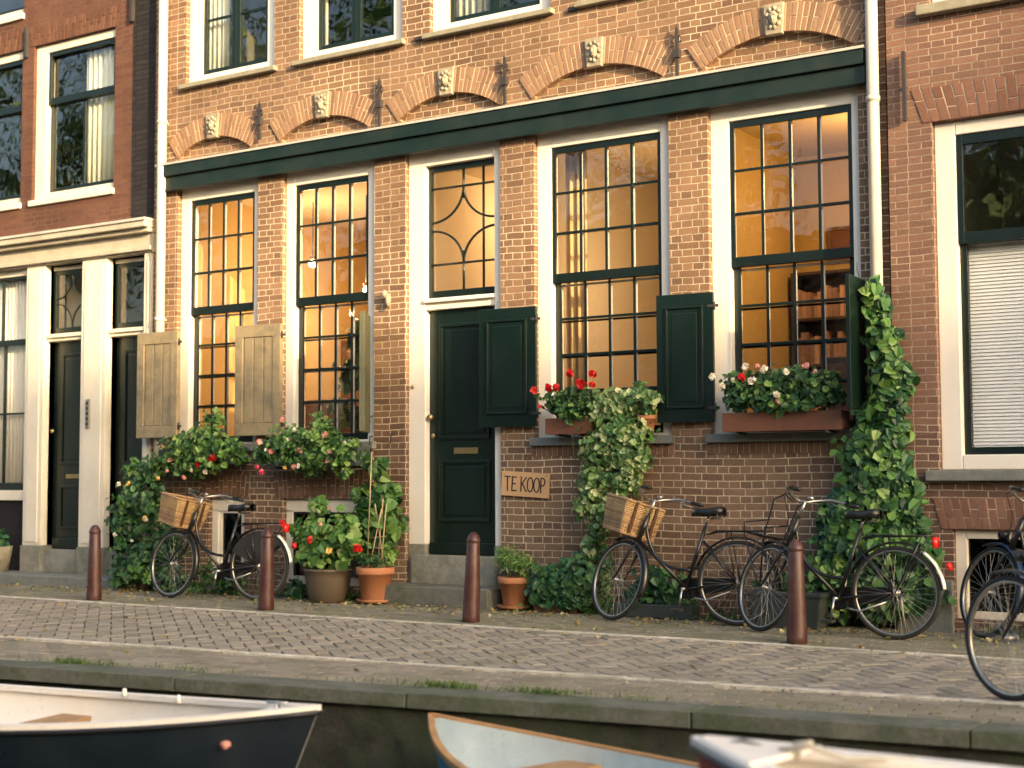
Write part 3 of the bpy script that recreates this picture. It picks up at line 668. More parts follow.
# shutters
def shutter(parent, hx, w_, z0, z1, ang, kind, side, label=None, off=.03):
    """hx hinge x, side -1: leaf opens to the left of its hinge; ang = angle off the wall"""
    o = MB(); t = .035
    o.box(0, w_, -t, 0, z0, z1); mat = {'green': 'green', 'olive': 'olive' if ang > -R(30) else 'mossgreen'}[kind]
    d = {'green': MB(), 'olive': MB()}[kind]
    if kind == 'green':
        for (a, b) in ((z0+.12, z1-.11),):
            for q in ((.09, w_-.09, b-.02, b), (.09, w_-.09, a, a+.02), (.09, .11, a+.02, b-.02), (w_-.11, w_-.09, a+.02, b-.02)): d.box(q[0], q[1], -t-.02, -t, q[2], q[3])
            d.box(.15, w_-.15, -t-.008, -t, a+.06, b-.06)
    else:
        for q in ((0, w_, z1-.13, z1), (0, w_, z0, z0+.13), (0, .10, z0+.13, z1-.13), (w_-.10, w_, z0+.13, z1-.13)): d.box(q[0], q[1], -t-.02, -t, q[2], q[3])
        n = 3
        for i in range(n): d.box(.105+(w_-.21)*i/n, .10+(w_-.21)*(i+1)/n-.012, -t-.01, -t, z0+.135, z1-.135)
    mt = Matrix.Translation((hx, -off, 0)) @ Matrix.Rotation(ang, 4, 'Z') @ Matrix.Diagonal((side, 1, 1, 1))
    if ang != 0 or side < 0: pass
    def fin(mb, nm, mm, par, bv):
        mb.xf(mt); 
        if side < 0: mb.f = [tuple(reversed(q)) for q in mb.f]
        return mb.build(nm, mm, par, bevel=bv)
    s = fin(o, 'shutter', mat, parent, .004); fin(d, 'shutter_panel', mat, s, .004)
    if label: s['label'] = label
    for z in (z0+.12, z1-.12):
        h = MB(); h.box(-.05, .05, -t-.008, -t+.004, z-.012, z+.012); h.tube([(-.012, -t, z-.035), (-.012, -t, z+.035)], .011, 8)
        fin(h, 'hinge', 'iron', s, 0)
    return s
shutter(MH, -11.57, .60, 1.66, 2.82, R(2), 'olive', -1, 'weathered olive board shutter folded back over the left drainpipe', .155)
shutter(MH, -10.20, .60, 1.66, 2.83, R(4), 'olive', -1, 'weathered olive board shutter folded over the pier between the two left windows')
shutter(MH, -9.04, .50, 1.66, 2.83, R(-58), 'olive', 1, 'shutter standing out edge-on beside the right jamb of its window')
shutter(MH, -7.07, .62, 1.68, 2.80, R(2), 'green', -1, 'dark green panelled shutter folded back beside the door')
shutter(MH, -5.27, .53, 1.68, 2.80, R(4), 'green', -1, 'dark green panelled shutter folded back between the two right windows')
shutter(MH, -3.925, .47, 1.74, 2.80, R(-86), 'green', 1, 'dark green shutter standing out edge-on above the climbing vine')
# small fittings
m = MB(); ox, oz = A(388, 300, -.05); m.blob((ox, -.05, oz), (.032, .035, .07), 10, 8, .12); m.blob((ox-.03, -.07, oz+.06), (.035, .035, .04), 8, 6, .1); m.build('wall_ornament', 'ledge', MH)
m = MB(); m.blob((app(-8.53, .05), .045, 2.11), (.018, .014, .022), 10, 6); m.build('doorbell', 'brass', MH)
for (px, py) in ((371, 420), (392, 437), (371, 440)):
    ax, az = A(px, py, -.03); MB().tube([(ax, 0, az+.04), (ax, -.05, az+.03), (ax+.01, -.06, az-.03), (ax-.01, -.05, az-.06)], .008, 6).build('shutter_hook', 'iron', MH)

# ---- left house
LH = thing('brick_house', 'dark red brick house with cream shop-front cornice and two green doors', 'house', (0, 0, 0))
LX1 = -12.175
UWL = [(-14.27, -12.845), (-16.3, -14.48), (-18.4, -16.9)]
wall('wall', -21, LX1, 4.0, 9.2, 0, .3, [(a, b, 4.52, 6.47) for a, b in UWL] + [(a, b, 6.87, 8.9) for a, b in UWL[1:]] + [(-12.545, LX1-.0001, 4.0, 9.2)][:0], 'brick_left', LH)
B(-12.545, LX1-.002, -.004, 0, 4.0, 9.2).build('tarred_pier', 'brick_black', LH)
wall('shop_front_wall', -21, LX1, -.05, 4.0, .06, .24, [(-18.6, -14.32, 1.0, 3.72), (-13.97, -13.32, .30, 3.74), (-12.90, -12.27, .30, 3.74)], 'brick_black', LH)
B(-21, LX1, .31, 9, 9.2, 9.5).build('roof', 'roof', LH)
cr = MB(); cr.box(-21, -12.14, -.05, .2, 3.76, 3.98); cr.box(-21, -12.14, -.09, -.045, 3.78, 3.83); cr.box(-21, -12.13, -.13, .2, 3.98, 4.03); cr.box(-21, -12.12, -.19, .2, 4.03, 4.10); cor = cr.build('cornice', 'cream_old', LH, bevel=.008)
B(-21, -12.11, -.21, 0, 4.10, 4.13).build('flashing', 'lead', cor)
pl = []
for (a, b) in ((-14.30, -13.97), (-13.32, -12.90), (-12.29, -12.178)):
    m = MB(); m.box(a, b, -.03, .25, .43, 3.76); m.box(a+.06, b-.06 if b-a > .2 else b-.02, -.045, -.03, .47, 3.70); p = m.build('pilaster', 'cream', LH, bevel=.01)
    B(a-.015, b+(.015 if b < -12.2 else 0), -.05, .25, .10, .43).build('pilaster_base', 'step', p, bevel=.01)
m = MB(); m.box(-21, -12.2, -.42, .06, -.03, .12); m.build('step', 'bluestone', LH, bevel=.015)
for (a, b) in ((-13.97, -13.32), (-12.90, -12.29)):
    a, b = a+.003, b-.003
    m = MB(); m.box(a, b, .02, .2, 2.845, 2.935); m.box(a, b, -.01, .06, 2.885, 2.93); m.build('transom', 'cream', LH, bevel=.006); B(a, b, .09, .2, 3.70, 3.76).build('lintel', 'cream', LH, bevel=.006)
    B(a, b, .0, .25, .12, .39).build('threshold', 'step', LH, bevel=.008)
    dd = B(a, b, .13, .18, .39, 2.845).build('door', 'greenblack', LH, bevel=.004)
    panel(a+.14, b-.06, 1.38, 2.70, .13, dd, 'greenblack'); panel(a+.14, b-.06, .62, 1.14, .13, dd, 'greenblack'); B(a+.05, b-.02, .095, .13, .40, .52).build('kick_board', 'greenblack', dd, bevel=.005)
    m = MB(); m.box(a, a+.05, .10, .15, 2.935, 3.70); m.box(b-.05, b, .10, .15, 2.935, 3.70); m.box(a+.05, b-.05, .10, .15, 2.935, 3.01); m.box(a+.05, b-.05, .10, .15, 3.65, 3.70); fa = m.build('fanlight', 'greenblack', LH, bevel=.003)
    glass(fa, a+.04, b-.04, 2.99, 3.68, .12)
    if a < -13.5:
        m = MB(); xa, xb, z0, z1 = a+.05, b-.05, 3.01, 3.65; w2 = (xb-xa)/2; xm = (xa+xb)/2
        for sx in (-1, 1):
            for up in (0, 1):
                m.tube([(xm+sx*w2*(1-math.cos(t)), .115, (z0+.29*math.sin(t)) if not up else (z1-.29*math.sin(t))) for t in [math.pi/2*i/10 for i in range(11)]], .009, 6)
        m.build('glazing_bar', 'greenblack', fa)
        B(a+.25, a+.48, .115, .13, 1.22, 1.27).build('letterbox', 'brass', dd, bevel=.003); MB().blob((a+.04, .08, 1.78), (.025, .025, .03), 10, 6).build('knob', 'brass', dd)
m = MB(); bx, bz = A(88, 414, -.05); m.box(bx-.03, bx+.03, -.065, -.045, bz-.17, bz+.17); bp = m.build('doorbell_panel', 'chrome', LH, bevel=.003)
[B(bx-.018, bx+.018, -.072, -.065, bz-.13+i*.06, bz-.10+i*.06).build('button', 'iron', bp) for i in range(5)]
# ground-floor window at the left edge
f = MB(); f.box(-18.6, -14.32, .02, .15, .96, 1.08); f.box(-18.6, -14.32, .04, .15, 3.68, 3.76); lw = f.build('window', 'cream', LH, bevel=.005)
for (a, b) in ((-15.35, -14.33), (-16.8, -15.75)):
    grid_sash(a, b, 2.84, 3.70, .05, 2, 1, .05, .05, .07, .025).build('sash', 'greenblack', lw, bevel=.003); grid_sash(a, b, 1.08, 2.90, .09, 2, 2, .06, .05, .09, .025).build('sash', 'greenblack', lw, bevel=.003)
    glass(lw, a+.03, b-.03, 1.12, 3.66, .115)
B(-15.75, -15.35, .0, .2, 1.08, 3.7).build('mullion', 'cream', lw, bevel=.006)
B(-14.45, -14.315, .055, .0599, .0, 1.0).build('plinth', 'brick_black', LH) if 0 else None
room(LH, -20.9, -14.1, .32, 3.5, .5, 4.0, 'dimwall', 'dimwall'); room(LH, -14.05, -12.2, .32, 4, .3, 4.0, 'plaster_pale', 'plaster_pale'); room(LH, -20.9, -12.25, .32, 4, 4.25, 6.7, 'dimwall', 'dimwall'); room(LH, -20.9, -12.25, .32, 4, 6.75, 9.1, 'dimwall', 'dimwall')
for fl_, (zb, zt) in enumerate(((4.52, 6.47), (6.87, 8.9))):
    for i, (a, b) in enumerate(UWL):
        if fl_ and not i: continue
        f = MB(); Y = .04; dl_, dr_ = a+.2, b-.035; f.box(a+.002, dl_, Y, Y+.12, zb+.002, zt); f.box(dr_, b-.002, Y, Y+.12, zb+.002, zt); f.box(dl_, dr_, Y, Y+.12, zb+.002, zb+.13); f.box(dl_, dr_, Y, Y+.12, zt-.10, zt-.002)
        f.box(a-.03, b+.02, -.035, Y, zb-.02, zb+.05); ww = f.build('window', 'cream', LH, bevel=.006); zr = zb+(zt-zb)*.62
        grid_sash(dl_, dr_, zr, zt-.10, Y+.02, 1, 1, .05, .05, .08).build('sash', 'greenblack', ww, bevel=.003); grid_sash(dl_, dr_, zb+.13, zr+.04, Y+.06, 2, 1, .06, .04, .06, .035).build('sash', 'greenblack', ww, bevel=.003)
        glass(ww, dl_+.03, dr_-.03, zb+.17, zt-.14, Y+.075, 'glass_up')
        s = soldiers(a-.06, b+.05, zt+.003, zt+.25, -.005, 'arch_left', LH, bw=.06, rise=.0, slant=.05)
B(-12.56, -12.52, -.05, 0, 6.47, 6.9).build('wall_anchor', 'iron', LH); B(-14.40, -14.37, -.05, 0, 6.35, 6.72).build('wall_anchor', 'iron', LH)

# ---- right house
RH = thing('brick_house', 'purple-brown brick house at the right with a white window blind', 'house', (0, 0, 0))
yr = -.10; rx = lambda v: v*(11.466+yr)/11.466
RX0 = rx(-3.72)
hol = [(rx(-3.365), -1.75, 1.25, 4.01), (rx(-3.36), -1.75, 4.95, 7.2), (rx(-3.27), -1.9, .10, .79), (-.9, .7, 1.25, 4.01), (-.9, .7, 4.95, 7.2)]
wall('wall', RX0, 4, -.05, 9.2, yr, .3, hol, 'brick_right', RH)
B(RX0, 4, .25, 9, 9.2, 9.5).build('roof', 'roof', RH)
for (a, b, zb, zt, zr) in ((hol[0][0], -1.75, 1.25, 4.01, 3.03), (hol[1][0], -1.75, 4.95, 7.2, 6.3), (-.9, .7, 1.25, 4.01, 3.03), (-.9, .7, 4.95, 7.2, 6.3)):
    f = MB(); Y = yr+.06; dl_, dr_ = a+.165, b-.15; f.box(a+.002, dl_, Y, Y+.13, zb+.002, zt-.002); f.box(dr_, b-.002, Y, Y+.13, zb+.002, zt-.002); f.box(dl_, dr_, Y, Y+.13, zb+.002, zb+.12); f.box(dl_, dr_, Y, Y+.13, zt-.11, zt-.002)
    ww = f.build('window', 'white', RH, bevel=.008)
    grid_sash(dl_, dr_, zr, zt-.11, Y+.02, 1, 1, .05, .08, .09).build('sash', 'greenblack', ww, bevel=.003); grid_sash(dl_, dr_, zb+.12, zr+.04, Y+.07, 1, 1, .055, .04, .06).build('sash', 'greenblack', ww, bevel=.003)
    glass(ww, dl_+.03, dr_-.03, zb+.16, zr+.02, Y+.09); glass(ww, dl_+.03, dr_-.03, zr+.05, zt-.15, Y+.045, 'glass_up')
    B(a-.09, b+.09, yr-.09, yr+.06, zb-.085, zb).build('sill', 'bluestone' if zb < 2 else 'ledge', ww, bevel=.01)
    soldiers(a-.07, b+.07, zt+.003, zt+.28, yr-.005, 'arch_right', RH, bw=.075, slant=.09)
    if zb < 2:
        m = MB(); z = zb+.14
        while z < zr+.02: m.quad((dl_+.05, Y+.135, z), (dr_-.05, Y+.135, z), (dr_-.05, Y+.147, z+.0275), (dl_+.05, Y+.147, z+.0275)); z += .028
        m.box(dl_+.05, dr_-.05, Y+.13, Y+.17, zr+.0, zr+.03); bl = m.build('blind', 'blind', ww)
room(RH, RX0+.1, 3.9, .22, 3, .9, 4.6, 'curtain', 'curtain'); room(RH, RX0+.1, 3.9, .22, 4, 4.8, 7.6, 'dimwall', 'dimwall')
s = soldiers(rx(-3.36), -1.8, .795, 1.03, yr-.006, 'arch_right', RH, bw=.062, slant=.06)
f = MB(); a, b = hol[2][0], hol[2][1]; Y = yr+.05; f.box(a+.002, a+.09, Y, Y+.1, .102, .788); f.box(b-.09, b-.002, Y, Y+.1, .102, .788); f.box(a+.09, b-.09, Y, Y+.1, .72, .788); f.box(a+.09, b-.09, Y, Y+.1, .102, .16); cw = f.build('cellar_window', 'cream', RH, bevel=.005); glass(cw, a+.09, b-.09, .16, .72, Y+.05, 'cellar_glass')
B(a, b, .21, .23, 0, .9).build('backing', 'darkwood', RH)
for q0, q1 in ((RX0, rx(-3.27)), (b, .5)): B(q0, q1, yr-.05, yr, -.03, .40).build('plinth', 'bluestone', RH, bevel=.012)
ax = rx(-3.565); m = MB(); m.box(ax-.012, ax+.016, yr-.07, yr-.03, 4.04, 4.60); m.tube([(ax, yr-.05, 4.32), (ax, yr+.02, 4.32)], .015); m.build('wall_anchor', 'iron', RH)

# ---- houses and trees across the canal (they shade the lower storey and stand in the reflections)
OH = [(-30, -20, 10.5, (.30, .16, .10)), (-19.9, -10, 9.2, (.34, .30, .24)), (-9.9, 1, 10.8, (.22, .11, .08)), (1.1, 13, 9.8, (.3, .2, .14)), (13.1, 24, 8.0, (.26, .14, .10)), (24.1, 33.8, 9.0, (.3, .22, .16))]
lab = ['tall red-brown house across the canal, furthest from the street lamp side', 'pale rendered house across the canal with a flat cornice', 'dark brick house across the canal facing the central door', 'tan brick house across the canal', 'low brown house across the canal beside the plane trees', 'buff brick house across the canal at the bend']
def far_house(x0, x1, h, col, label, y1=-24.5):
    o = thing('canal_house', label, 'house', ((x0+x1)/2, y1-5, 0), 'houses across the canal'); cx = (x0+x1)/2; cyy = y1-5
    m = MB().box(x0-cx, x1-cx, y1-10-cyy, y1-cyy, 0, h); mt_ = paint('far_wall', col, .9, .3); m.build('wall', mt_, o)
    m = MB(); g_ = MB(); n = max(2, int((x1-x0)/2.4))
    for i in range(n):
        for j in range(int(h/3.2)):
            xa = x0+(x1-x0)*(i+.28)/n-cx; xb = x0+(x1-x0)*(i+.72)/n-cx; za = 1.0+j*3.2
            m.box(xa-.1, xb+.1, y1-cyy, y1-cyy+.06, za-.1, za+2.1); g_.box(xa, xb, y1-cyy+.061, y1-cyy+.07, za, za+2.0)
    m.build('window_frame', 'cream', o); g_.build('window_glass', 'greenblack', o)
    MB().box(x0-cx, x1-cx, y1-10-cyy, y1-cyy+.4, h, h+.3).build('roof', 'roof', o)
#FARHOUSES
for (x0, x1, h, col), lb in zip(OH, lab): far_house(x0, x1, h*.8, col, lb)
far_house(38, 60.5, 16.9, (.25, .15, .11), 'broad five-storey block, unseen down the canal, sized to keep the low sun off the lower storey')  # unseen block; its height is set to place the facade's shadow line
def far_tree(x, y, h, r, n, label):
    o = thing('elm_tree', label, 'tree', (x, y, 0), 'trees across the canal')
    m = MB(); m.tube([(0, 0, 0), (.1, 0, h*.3), (-.1, .1, h*.6), (0, 0, h*.85)], [.25, .2, .13, .04], 8)
    for i in range(6):
        a = i*1.05; m.tube([(0, 0, h*(.35+.07*i)), (math.cos(a)*r*.6, math.sin(a)*r*.6, h*(.55+.06*i))], [.09, .03], 6)
    m.build('trunk', 'stem', o)
    bl = [(math.cos(i*2.1)*r*.5, math.sin(i*2.1)*r*.5, h*(.5+.09*(i % 5)), r*.6, r*.6, h*.14, n//7) for i in range(7)]
    p, q = cloud(bl, 0, .3); leafmesh('crown', p, q, .28, 'lf_mid', o)
for (x, h, rr, lb) in ((-50, 19, 4, 'elm across the canal far beyond the left house'), (-41, 18, 4, 'second elm from the far left across the canal'), (-33, 18.5, 4, 'tallest elm across the canal, left of the pale rendered house'), (-25, 17, 3.6, 'elm across the canal in front of the tall red-brown house'), (-17, 13, 3, 'elm across the canal in front of the pale rendered house'), (-8, 12, 2.8, 'elm across the canal opposite the green door'), (2, 10, 2.4, 'small elm across the canal opposite the blind window')):
    far_tree(x, -22.5, h, rr, 3600, lb)
far_tree(51.5, -22.3, 25, 2.2, 3200, 'very tall slender elm, unseen, added to half-shade the right house')  # added out of view so its thin crown half-shades the right house
# ------------------------------------------------------------------ things in the rooms
def pendant(x, y, z, e, label, r=.05, col=(1.0, .66, .34)):
    o = thing('pendant_lamp', label, 'lamp', (x, y, z), 'pendant lamps behind the windows')
    MB().tube([(0, 0, .08), (0, 0, 4.48-z)], .006, 6).build('cord', 'iron', o)
    MB().blob((0, 0, 0), (r, r, r), 12, 8).build('bulb', emit('bulb_glow', (1, .75, .4), 8), o)
    MB().lathe([(.02, .09), (.035, .08), (.035, .045)], 12).build('socket', 'brass', o)
    l = bpy.data.lights.new('lamp_light', 'POINT'); l.energy = e; l.color = col; l.shadow_soft_size = r+.03
    lo = bpy.data.objects.new('lamp_light', l); C.objects.link(lo); lo.parent = o; lo.location = (0, 0, 0)
    return o
def AY(px, py, Y): x, z = A(px, py, Y); return x, Y, z
x, y, z = AY(366, 290, 1.6); pendant(x, y, z, 22, 'round glowing bulb, upper of the two, in the second window from the left', .036)
x, y, z = AY(352, 314, 2.3); pendant(x, y, z, 20, 'round glowing bulb, lower of the two, in the second window from the left', .03)
pendant(-11.2, 1.6, 3.75, 22, 'bare bulb hanging high behind the far left gridded window')
pendant(-8.1, 2.2, 4.1, 26, 'hall bulb hanging behind the curved fanlight')
pendant(-6.3, 1.3, 3.3, 16, 'bare bulb hanging high behind the window over the red geraniums')
pendant(-4.3, 1.2, 3.9, 30, 'bare bulb hanging high behind the window over the white geraniums')

def curtain(x0, x1, y, z0, z1, mat, label, folds=9):
    n = folds*6; mb = MB(); vs = []; fs = []
    for i in range(n+1):
        x = x0+(x1-x0)*i/n; yy = y+.025*math.sin(i/6*2*math.pi)+rnd.uniform(-.003, .003); vs += [(x, yy, z0), (x, yy, z1)]
    for i in range(n): fs.append((2*i, 2*i+2, 2*i+3, 2*i+1))
    mb.add(vs, fs, True); o = mb.build('curtain', mat); tag(o, label, 'curtain', 'curtains behind the windows'); s = o.modifiers.new('t', 'SOLIDIFY'); s.thickness = .004; return o
curtain(-15.35, -14.36, .19, 1.05, 3.72, 'curtain', 'pale pleated curtain filling the ground window of the left house', 16)
curtain(-13.55, -13.04, .20, 4.6, 6.45, 'curtain', 'white curtain drawn to the right side of the upper window of the left house', 6)
curtain(-11.78, -11.22, .20, 5.62, 7.6, 'curtain', 'white curtain in the first upper casement above the left arch', 8)
curtain(-10.1, -9.8, .20, 5.62, 7.6, 'curtain', 'narrow white curtain in the second upper casement', 4)
curtain(-8.3, -7.7, .20, 5.62, 7.6, 'curtain', 'white curtain in the third upper casement', 8)
curtain(-7.02, -6.78, .42, 1.65, 4.4, 'curtain_warm', 'pale ochre curtain behind the window over the red geraniums', 3)

def bookcase(x, y, z0, w_, h, label):
    o = thing('bookcase', label, 'bookcase', (x, y, z0)); m = MB(); t = .03; dd = .3
    m.box(-w_/2, -w_/2+t, 0, dd, 0, h); m.box(w_/2-t, w_/2, 0, dd, 0, h); m.box(-w_/2, w_/2, dd, dd+.02, 0, h)
    n = 5
    for i in range(n+1): m.box(-w_/2+t, w_/2-t, 0, dd, i*(h-t)/n, i*(h-t)/n+t)
    m.build('frame', 'darkwood', o, bevel=.003); b = MB()
    for i in range(n):
        xx = -w_/2+t+.01
        while xx < w_/2-t-.06:
            bw = rnd.uniform(.02, .05); bh = rnd.uniform(.2, .32)*h/2.2
            if rnd.random() < .85: b.box(xx, xx+bw, .05, .22, i*(h-t)/n+t+.001, i*(h-t)/n+t+bh)
            xx += bw+.003
    b.build('books', 'book', o); return o
bookcase(-5.02, 2.25, .9, .92, 2.35, 'dark bookcase full of books behind the window over the white geraniums')
o = thing('side_cabinet', 'dark low cabinet behind the window over the white geraniums', 'cabinet', (-4.25, .9, .9))
B(-.35, .35, -.2, .2, .08, 1.35).build('body', 'darkwood', o, bevel=.01); m = MB(); [m.box(-.33, .33, -.215, -.2, .12+.3*i, .39+.3*i) for i in range(4)]; m.build('drawer', 'wood', o, bevel=.004)
[B(-.33+a*.6, -.28+a*.6, -.18, -.13, 0, .08).build('leg', 'darkwood', o) for a in (0, 1)]
def picture(x, z, w_, h, y, label, mt='wood', inner='dimwall'):
    o = thing('picture_frame', label, 'picture', (x, y, z)); m = MB()
    m.box(-w_/2, w_/2, -.03, 0, h/2-.04, h/2); m.box(-w_/2, w_/2, -.03, 0, -h/2, -h/2+.04); m.box(-w_/2, -w_/2+.04, -.03, 0, -h/2+.04, h/2-.04); m.box(w_/2-.04, w_/2, -.03, 0, -h/2+.04, h/2-.04)
    m.build('frame', mt, o); B(-w_/2+.04, w_/2-.04, -.015, 0, -h/2+.04, h/2-.04).build('canvas', inner, o)
picture(-6.6, 2.5, .6, .5, 2.98, 'plain framed picture on the wall behind the red geranium window')
picture(-6.9, 3.4, .4, .4, 2.98, 'small square picture above the larger one behind the red geranium window', 'darkwood', 'curtain')
picture(-14.0, 2.4, .6, .8, 3.98, 'framed picture in the hall behind the left green doors') if 0 else None
picture(-11.4, 2.6, .55, .8, 4.18, 'dark tall picture behind the far left gridded window', 'darkwood', 'plankbox')
picture(-4.95, 3.55, .5, .36, 2.58, 'small landscape picture above the bookcase behind the white geraniums', 'wood', 'plankbox')
picture(-5.15, 2.35, .34, .44, 2.58, 'upright portrait-format picture left of the bookcase behind the white geraniums', 'darkwood', 'curtain_warm')
picture(-7.0, 1.9, .5, .7, 2.98, 'tall picture low on the wall behind the red geranium window', 'wood', 'plaster_orange')
picture(-10.6, 3.2, .8, .55, 4.18, 'wide picture high on the wall behind the second window from the left', 'darkwood', 'plankbox')
def shelf(x, z, w_, y, label):
    o = thing('wall_shelf', label, 'shelf', (x, y, z)); B(-w_/2, w_/2, -.22, 0, -.015, .015).build('board', 'wood', o)
    for xx in (-w_/2+.1, w_/2-.1): B(xx-.012, xx+.012, -.18, 0, -.12, -.016).build('bracket', 'iron', o)
shelf(-6.35, 3.05, .7, 2.98, 'upper of two wooden wall shelves behind the red geranium window'); shelf(-6.35, 2.72, .7, 2.98, 'lower of two wooden wall shelves behind the red geranium window')
o = thing('cupboard', 'tall brown cupboard behind the far left gridded window', 'cupboard', (-11.6, 3.4, .9))
B(-.45, .45, -.25, .25, 0, 2.1).build('body', 'plankbox', o, bevel=.01)
for a in (-1, 1): B(a*.22-.2, a*.22+.2, -.275, -.251, .1, 2.0).build('door', 'wood', o, bevel=.004)
# potted tall plant on a stand in the second window
o = thing('house_plant', 'tall leafy house plant standing inside the second window from the left', 'house plant', (-10.15, 1.1, .9))
MB().lathe([(.0, 0), (.13, 0), (.18, .32), (.16, .32), (.15, .28), (0, .28)], 20).build('pot', 'darkpot', o)
MB().tube([(0, 0, .25), (.02, 0, .8), (-.02, 0, 1.5)], [.02, .015, .008]).build('stem', 'stem', o)
p, q = cloud([(0, 0, 1.5, .26, .22, .30, 130), (-.05, 0, 1.0, .22, .2, .25, 90), (.05, 0, 1.95, .14, .14, .2, 50)], .1, .2); leafmesh('foliage', p, q, .12, 'lf_dark', o)
o = thing('armchair', 'brown armchair back inside the far left gridded window', 'armchair', (-11.2, 1.6, .9))
B(-.35, .35, -.3, .3, .18, .48).build('seat', 'plankbox', o, bevel=.06); B(-.35, .35, .2, .34, .48, 1.25).build('backrest', 'plankbox', o, bevel=.06)
for s in (-1, 1): B(s*.42-.07, s*.42+.07, -.3, .3, .18, .68).build('armrest', 'plankbox', o, bevel=.05); B(s*.33-.025, s*.33+.025, -.25, -.2, 0, .18).build('leg', 'darkwood', o)

# ------------------------------------------------------------------ sign
sx, sz = A(525.5, 484.5, -.02); sg = thing('for_sale_sign', 'small brown board reading TE KOOP hung on the bricks right of the door', 'sign', (sx, -.02, sz))
sg.rotation_euler = (0, R(3.2), 0)
B(-.262, .262, -.012, .008, -.115, .115).build('board', 'card', sg, bevel=.003)
lt = MB()
def stroke(pts, wd=.0115):
    for a, b in zip(pts[:-1], pts[1:]):
        ax, az = a; bx_, bz_ = b; L = math.hypot(bx_-ax, bz_-az) or 1; nx, nz = -(bz_-az)/L*wd/2, (bx_-ax)/L*wd/2; ex, ez = (bx_-ax)/L*wd*.3, (bz_-az)/L*wd*.3
        ax, az, bx_, bz_ = ax-ex, az-ez, bx_+ex, bz_+ez; y0 = -.0145-rnd.uniform(0, .0006); y1 = -.0118
        lt.hexa([(ax+nx, y0, az+nz), (ax-nx, y0, az-nz), (ax-nx, y1, az-nz), (ax+nx, y1, az+nz)], [(bx_+nx, y0, bz_+nz), (bx_-nx, y0, bz_-nz), (bx_-nx, y1, bz_-nz), (bx_+nx, y1, bz_+nz)])
def letter(ch, x, w_, h=.132, z=-.065):
    S = {'T': [[(0, 1), (1, .98)], [(.48, .99), (.52, 0)]], 'E': [[(.08, 1), (.04, 0)], [(.08, 1), (.95, .97)], [(.06, .52), (.8, .5)], [(.04, 0), (1, .03)]],
         'K': [[(.05, 1.03), (.08, 0)], [(.95, 1), (.08, .45)], [(.28, .57), (1, 0)]], 'P': [[(.05, 1), (.1, -.03)], [(.05, 1), (.6, 1), (.9, .86), (.92, .68), (.7, .5), (.08, .46)]],
         'O': [[(.5+.5*math.cos(t), .5+.5*math.sin(t)) for t in [2*math.pi*i/14+.4 for i in range(15)]]]}[ch]
    for s_ in S: stroke([(x+a*w_, z+b*h+rnd.uniform(-.001, .001)) for a, b in s_])
for ch, x, w_ in (('T', -.222, .062), ('E', -.142, .05), ('K', -.045, .062), ('O', .028, .062), ('O', .100, .060), ('P', .172, .05)): letter(ch, x, w_)
lt.build('lettering', 'ink', sg)
for s in (-1, 1): MB().blob((s*.235, -.013, .09), (.006, .004, .006), 8, 5).build('screw', 'iron', sg)

# ------------------------------------------------------------------ bollards
blab = ['oxblood bollard standing before the two doors of the left house', 'oxblood bollard in front of the rear wheel of the basket bicycle by the cellar window', 'oxblood bollard standing before the central green door', 'scuffed oxblood bollard in front of the bicycle with the red reflector']
proto = None
for (px, py), lb in zip(((94, 600), (266, 610), (471, 622), (797, 643)), blab):
    gx, gy = G(px, py)
    if proto is None:
        proto = thing('bollard', lb, 'bollard', (gx, gy, 0), 'oxblood bollards along the kerb')
        MB().lathe([(0.0, -.05), (.076, -.05), (.074, .05), (.063, .40), (.055, .655), (.052, .662), (.058, .668), (.058, .686), (.052, .70), (.042, .725), (.025, .745), (0, .752)], 28).build('post', 'bollard', proto)
    else:
        c = proto.copy(); C.objects.link(c); c['label'] = lb
        for ch in proto.children: d_ = ch.copy(); C.objects.link(d_); d_.parent = c
        c.location = (gx, gy, 0); c.rotation_euler = (R(rnd.uniform(-1.5, 1.5)), R(rnd.uniform(-1.5, 1.5)), rnd.uniform(0, 6))

# ------------------------------------------------------------------ pots and plants
def pot(name, prof, c, mat, label, cat='plant pot', group=None, soil=True):
    o = thing(name, label, cat, c, group); MB().lathe(prof, 32).build('pot', mat, o)
    return o
def terr(r, h): return [(0, 0), (r*.62, 0), (r*.66, .01), (r*.90, h*.80), (r*.98, h*.80), (r, h*.82), (r*1.02, h), (r*.93, h), (r*.88, h*.86), (0, h*.86)]
def saucer(o, r): MB().lathe([(0, .003), (r*.7, .003), (r*.85, .035), (r*.80, .035), (r*.68, .012), (0, .012)], 28).build('saucer', 'terracotta', o)
def L(o, p): return p-np.array(o.location)
# big bronze pot
gy = -.42; gx = A(328, 603, gy)[0]
o1 = pot('flower_pot', [(0, 0), (.155, 0), (.175, .02), (.205, .12), (.225, .24), (.232, .30), (.24, .305), (.24, .325), (.215, .33), (.21, .27), (0, .27)], (gx, gy, 0), 'darkpot', 'wide dark bronze-brown pot with round-leaved red geranium below the cellar lintel')
p, q = cloud([(gx-.02, gy, .62, .34, .24, .28, 330), (gx-.28, gy, .55, .2, .18, .22, 120), (gx+.28, gy-.02, .62, .24, .2, .24, 170), (gx-.15, gy, .92, .14, .12, .16, 60), (gx+.05, gy, .4, .3, .2, .12, 120)], .8, .35)
leafmesh('foliage', L(o1, p), q, .08, 'lf_fresh', o1, droop=.2)
branchy('stem', 'stem', o1, [wander((0, 0, .25), (rnd.uniform(-.3, .3), rnd.uniform(-.1, .1), rnd.uniform(.5, .95)), 6, .03) for _ in range(9)], .008)
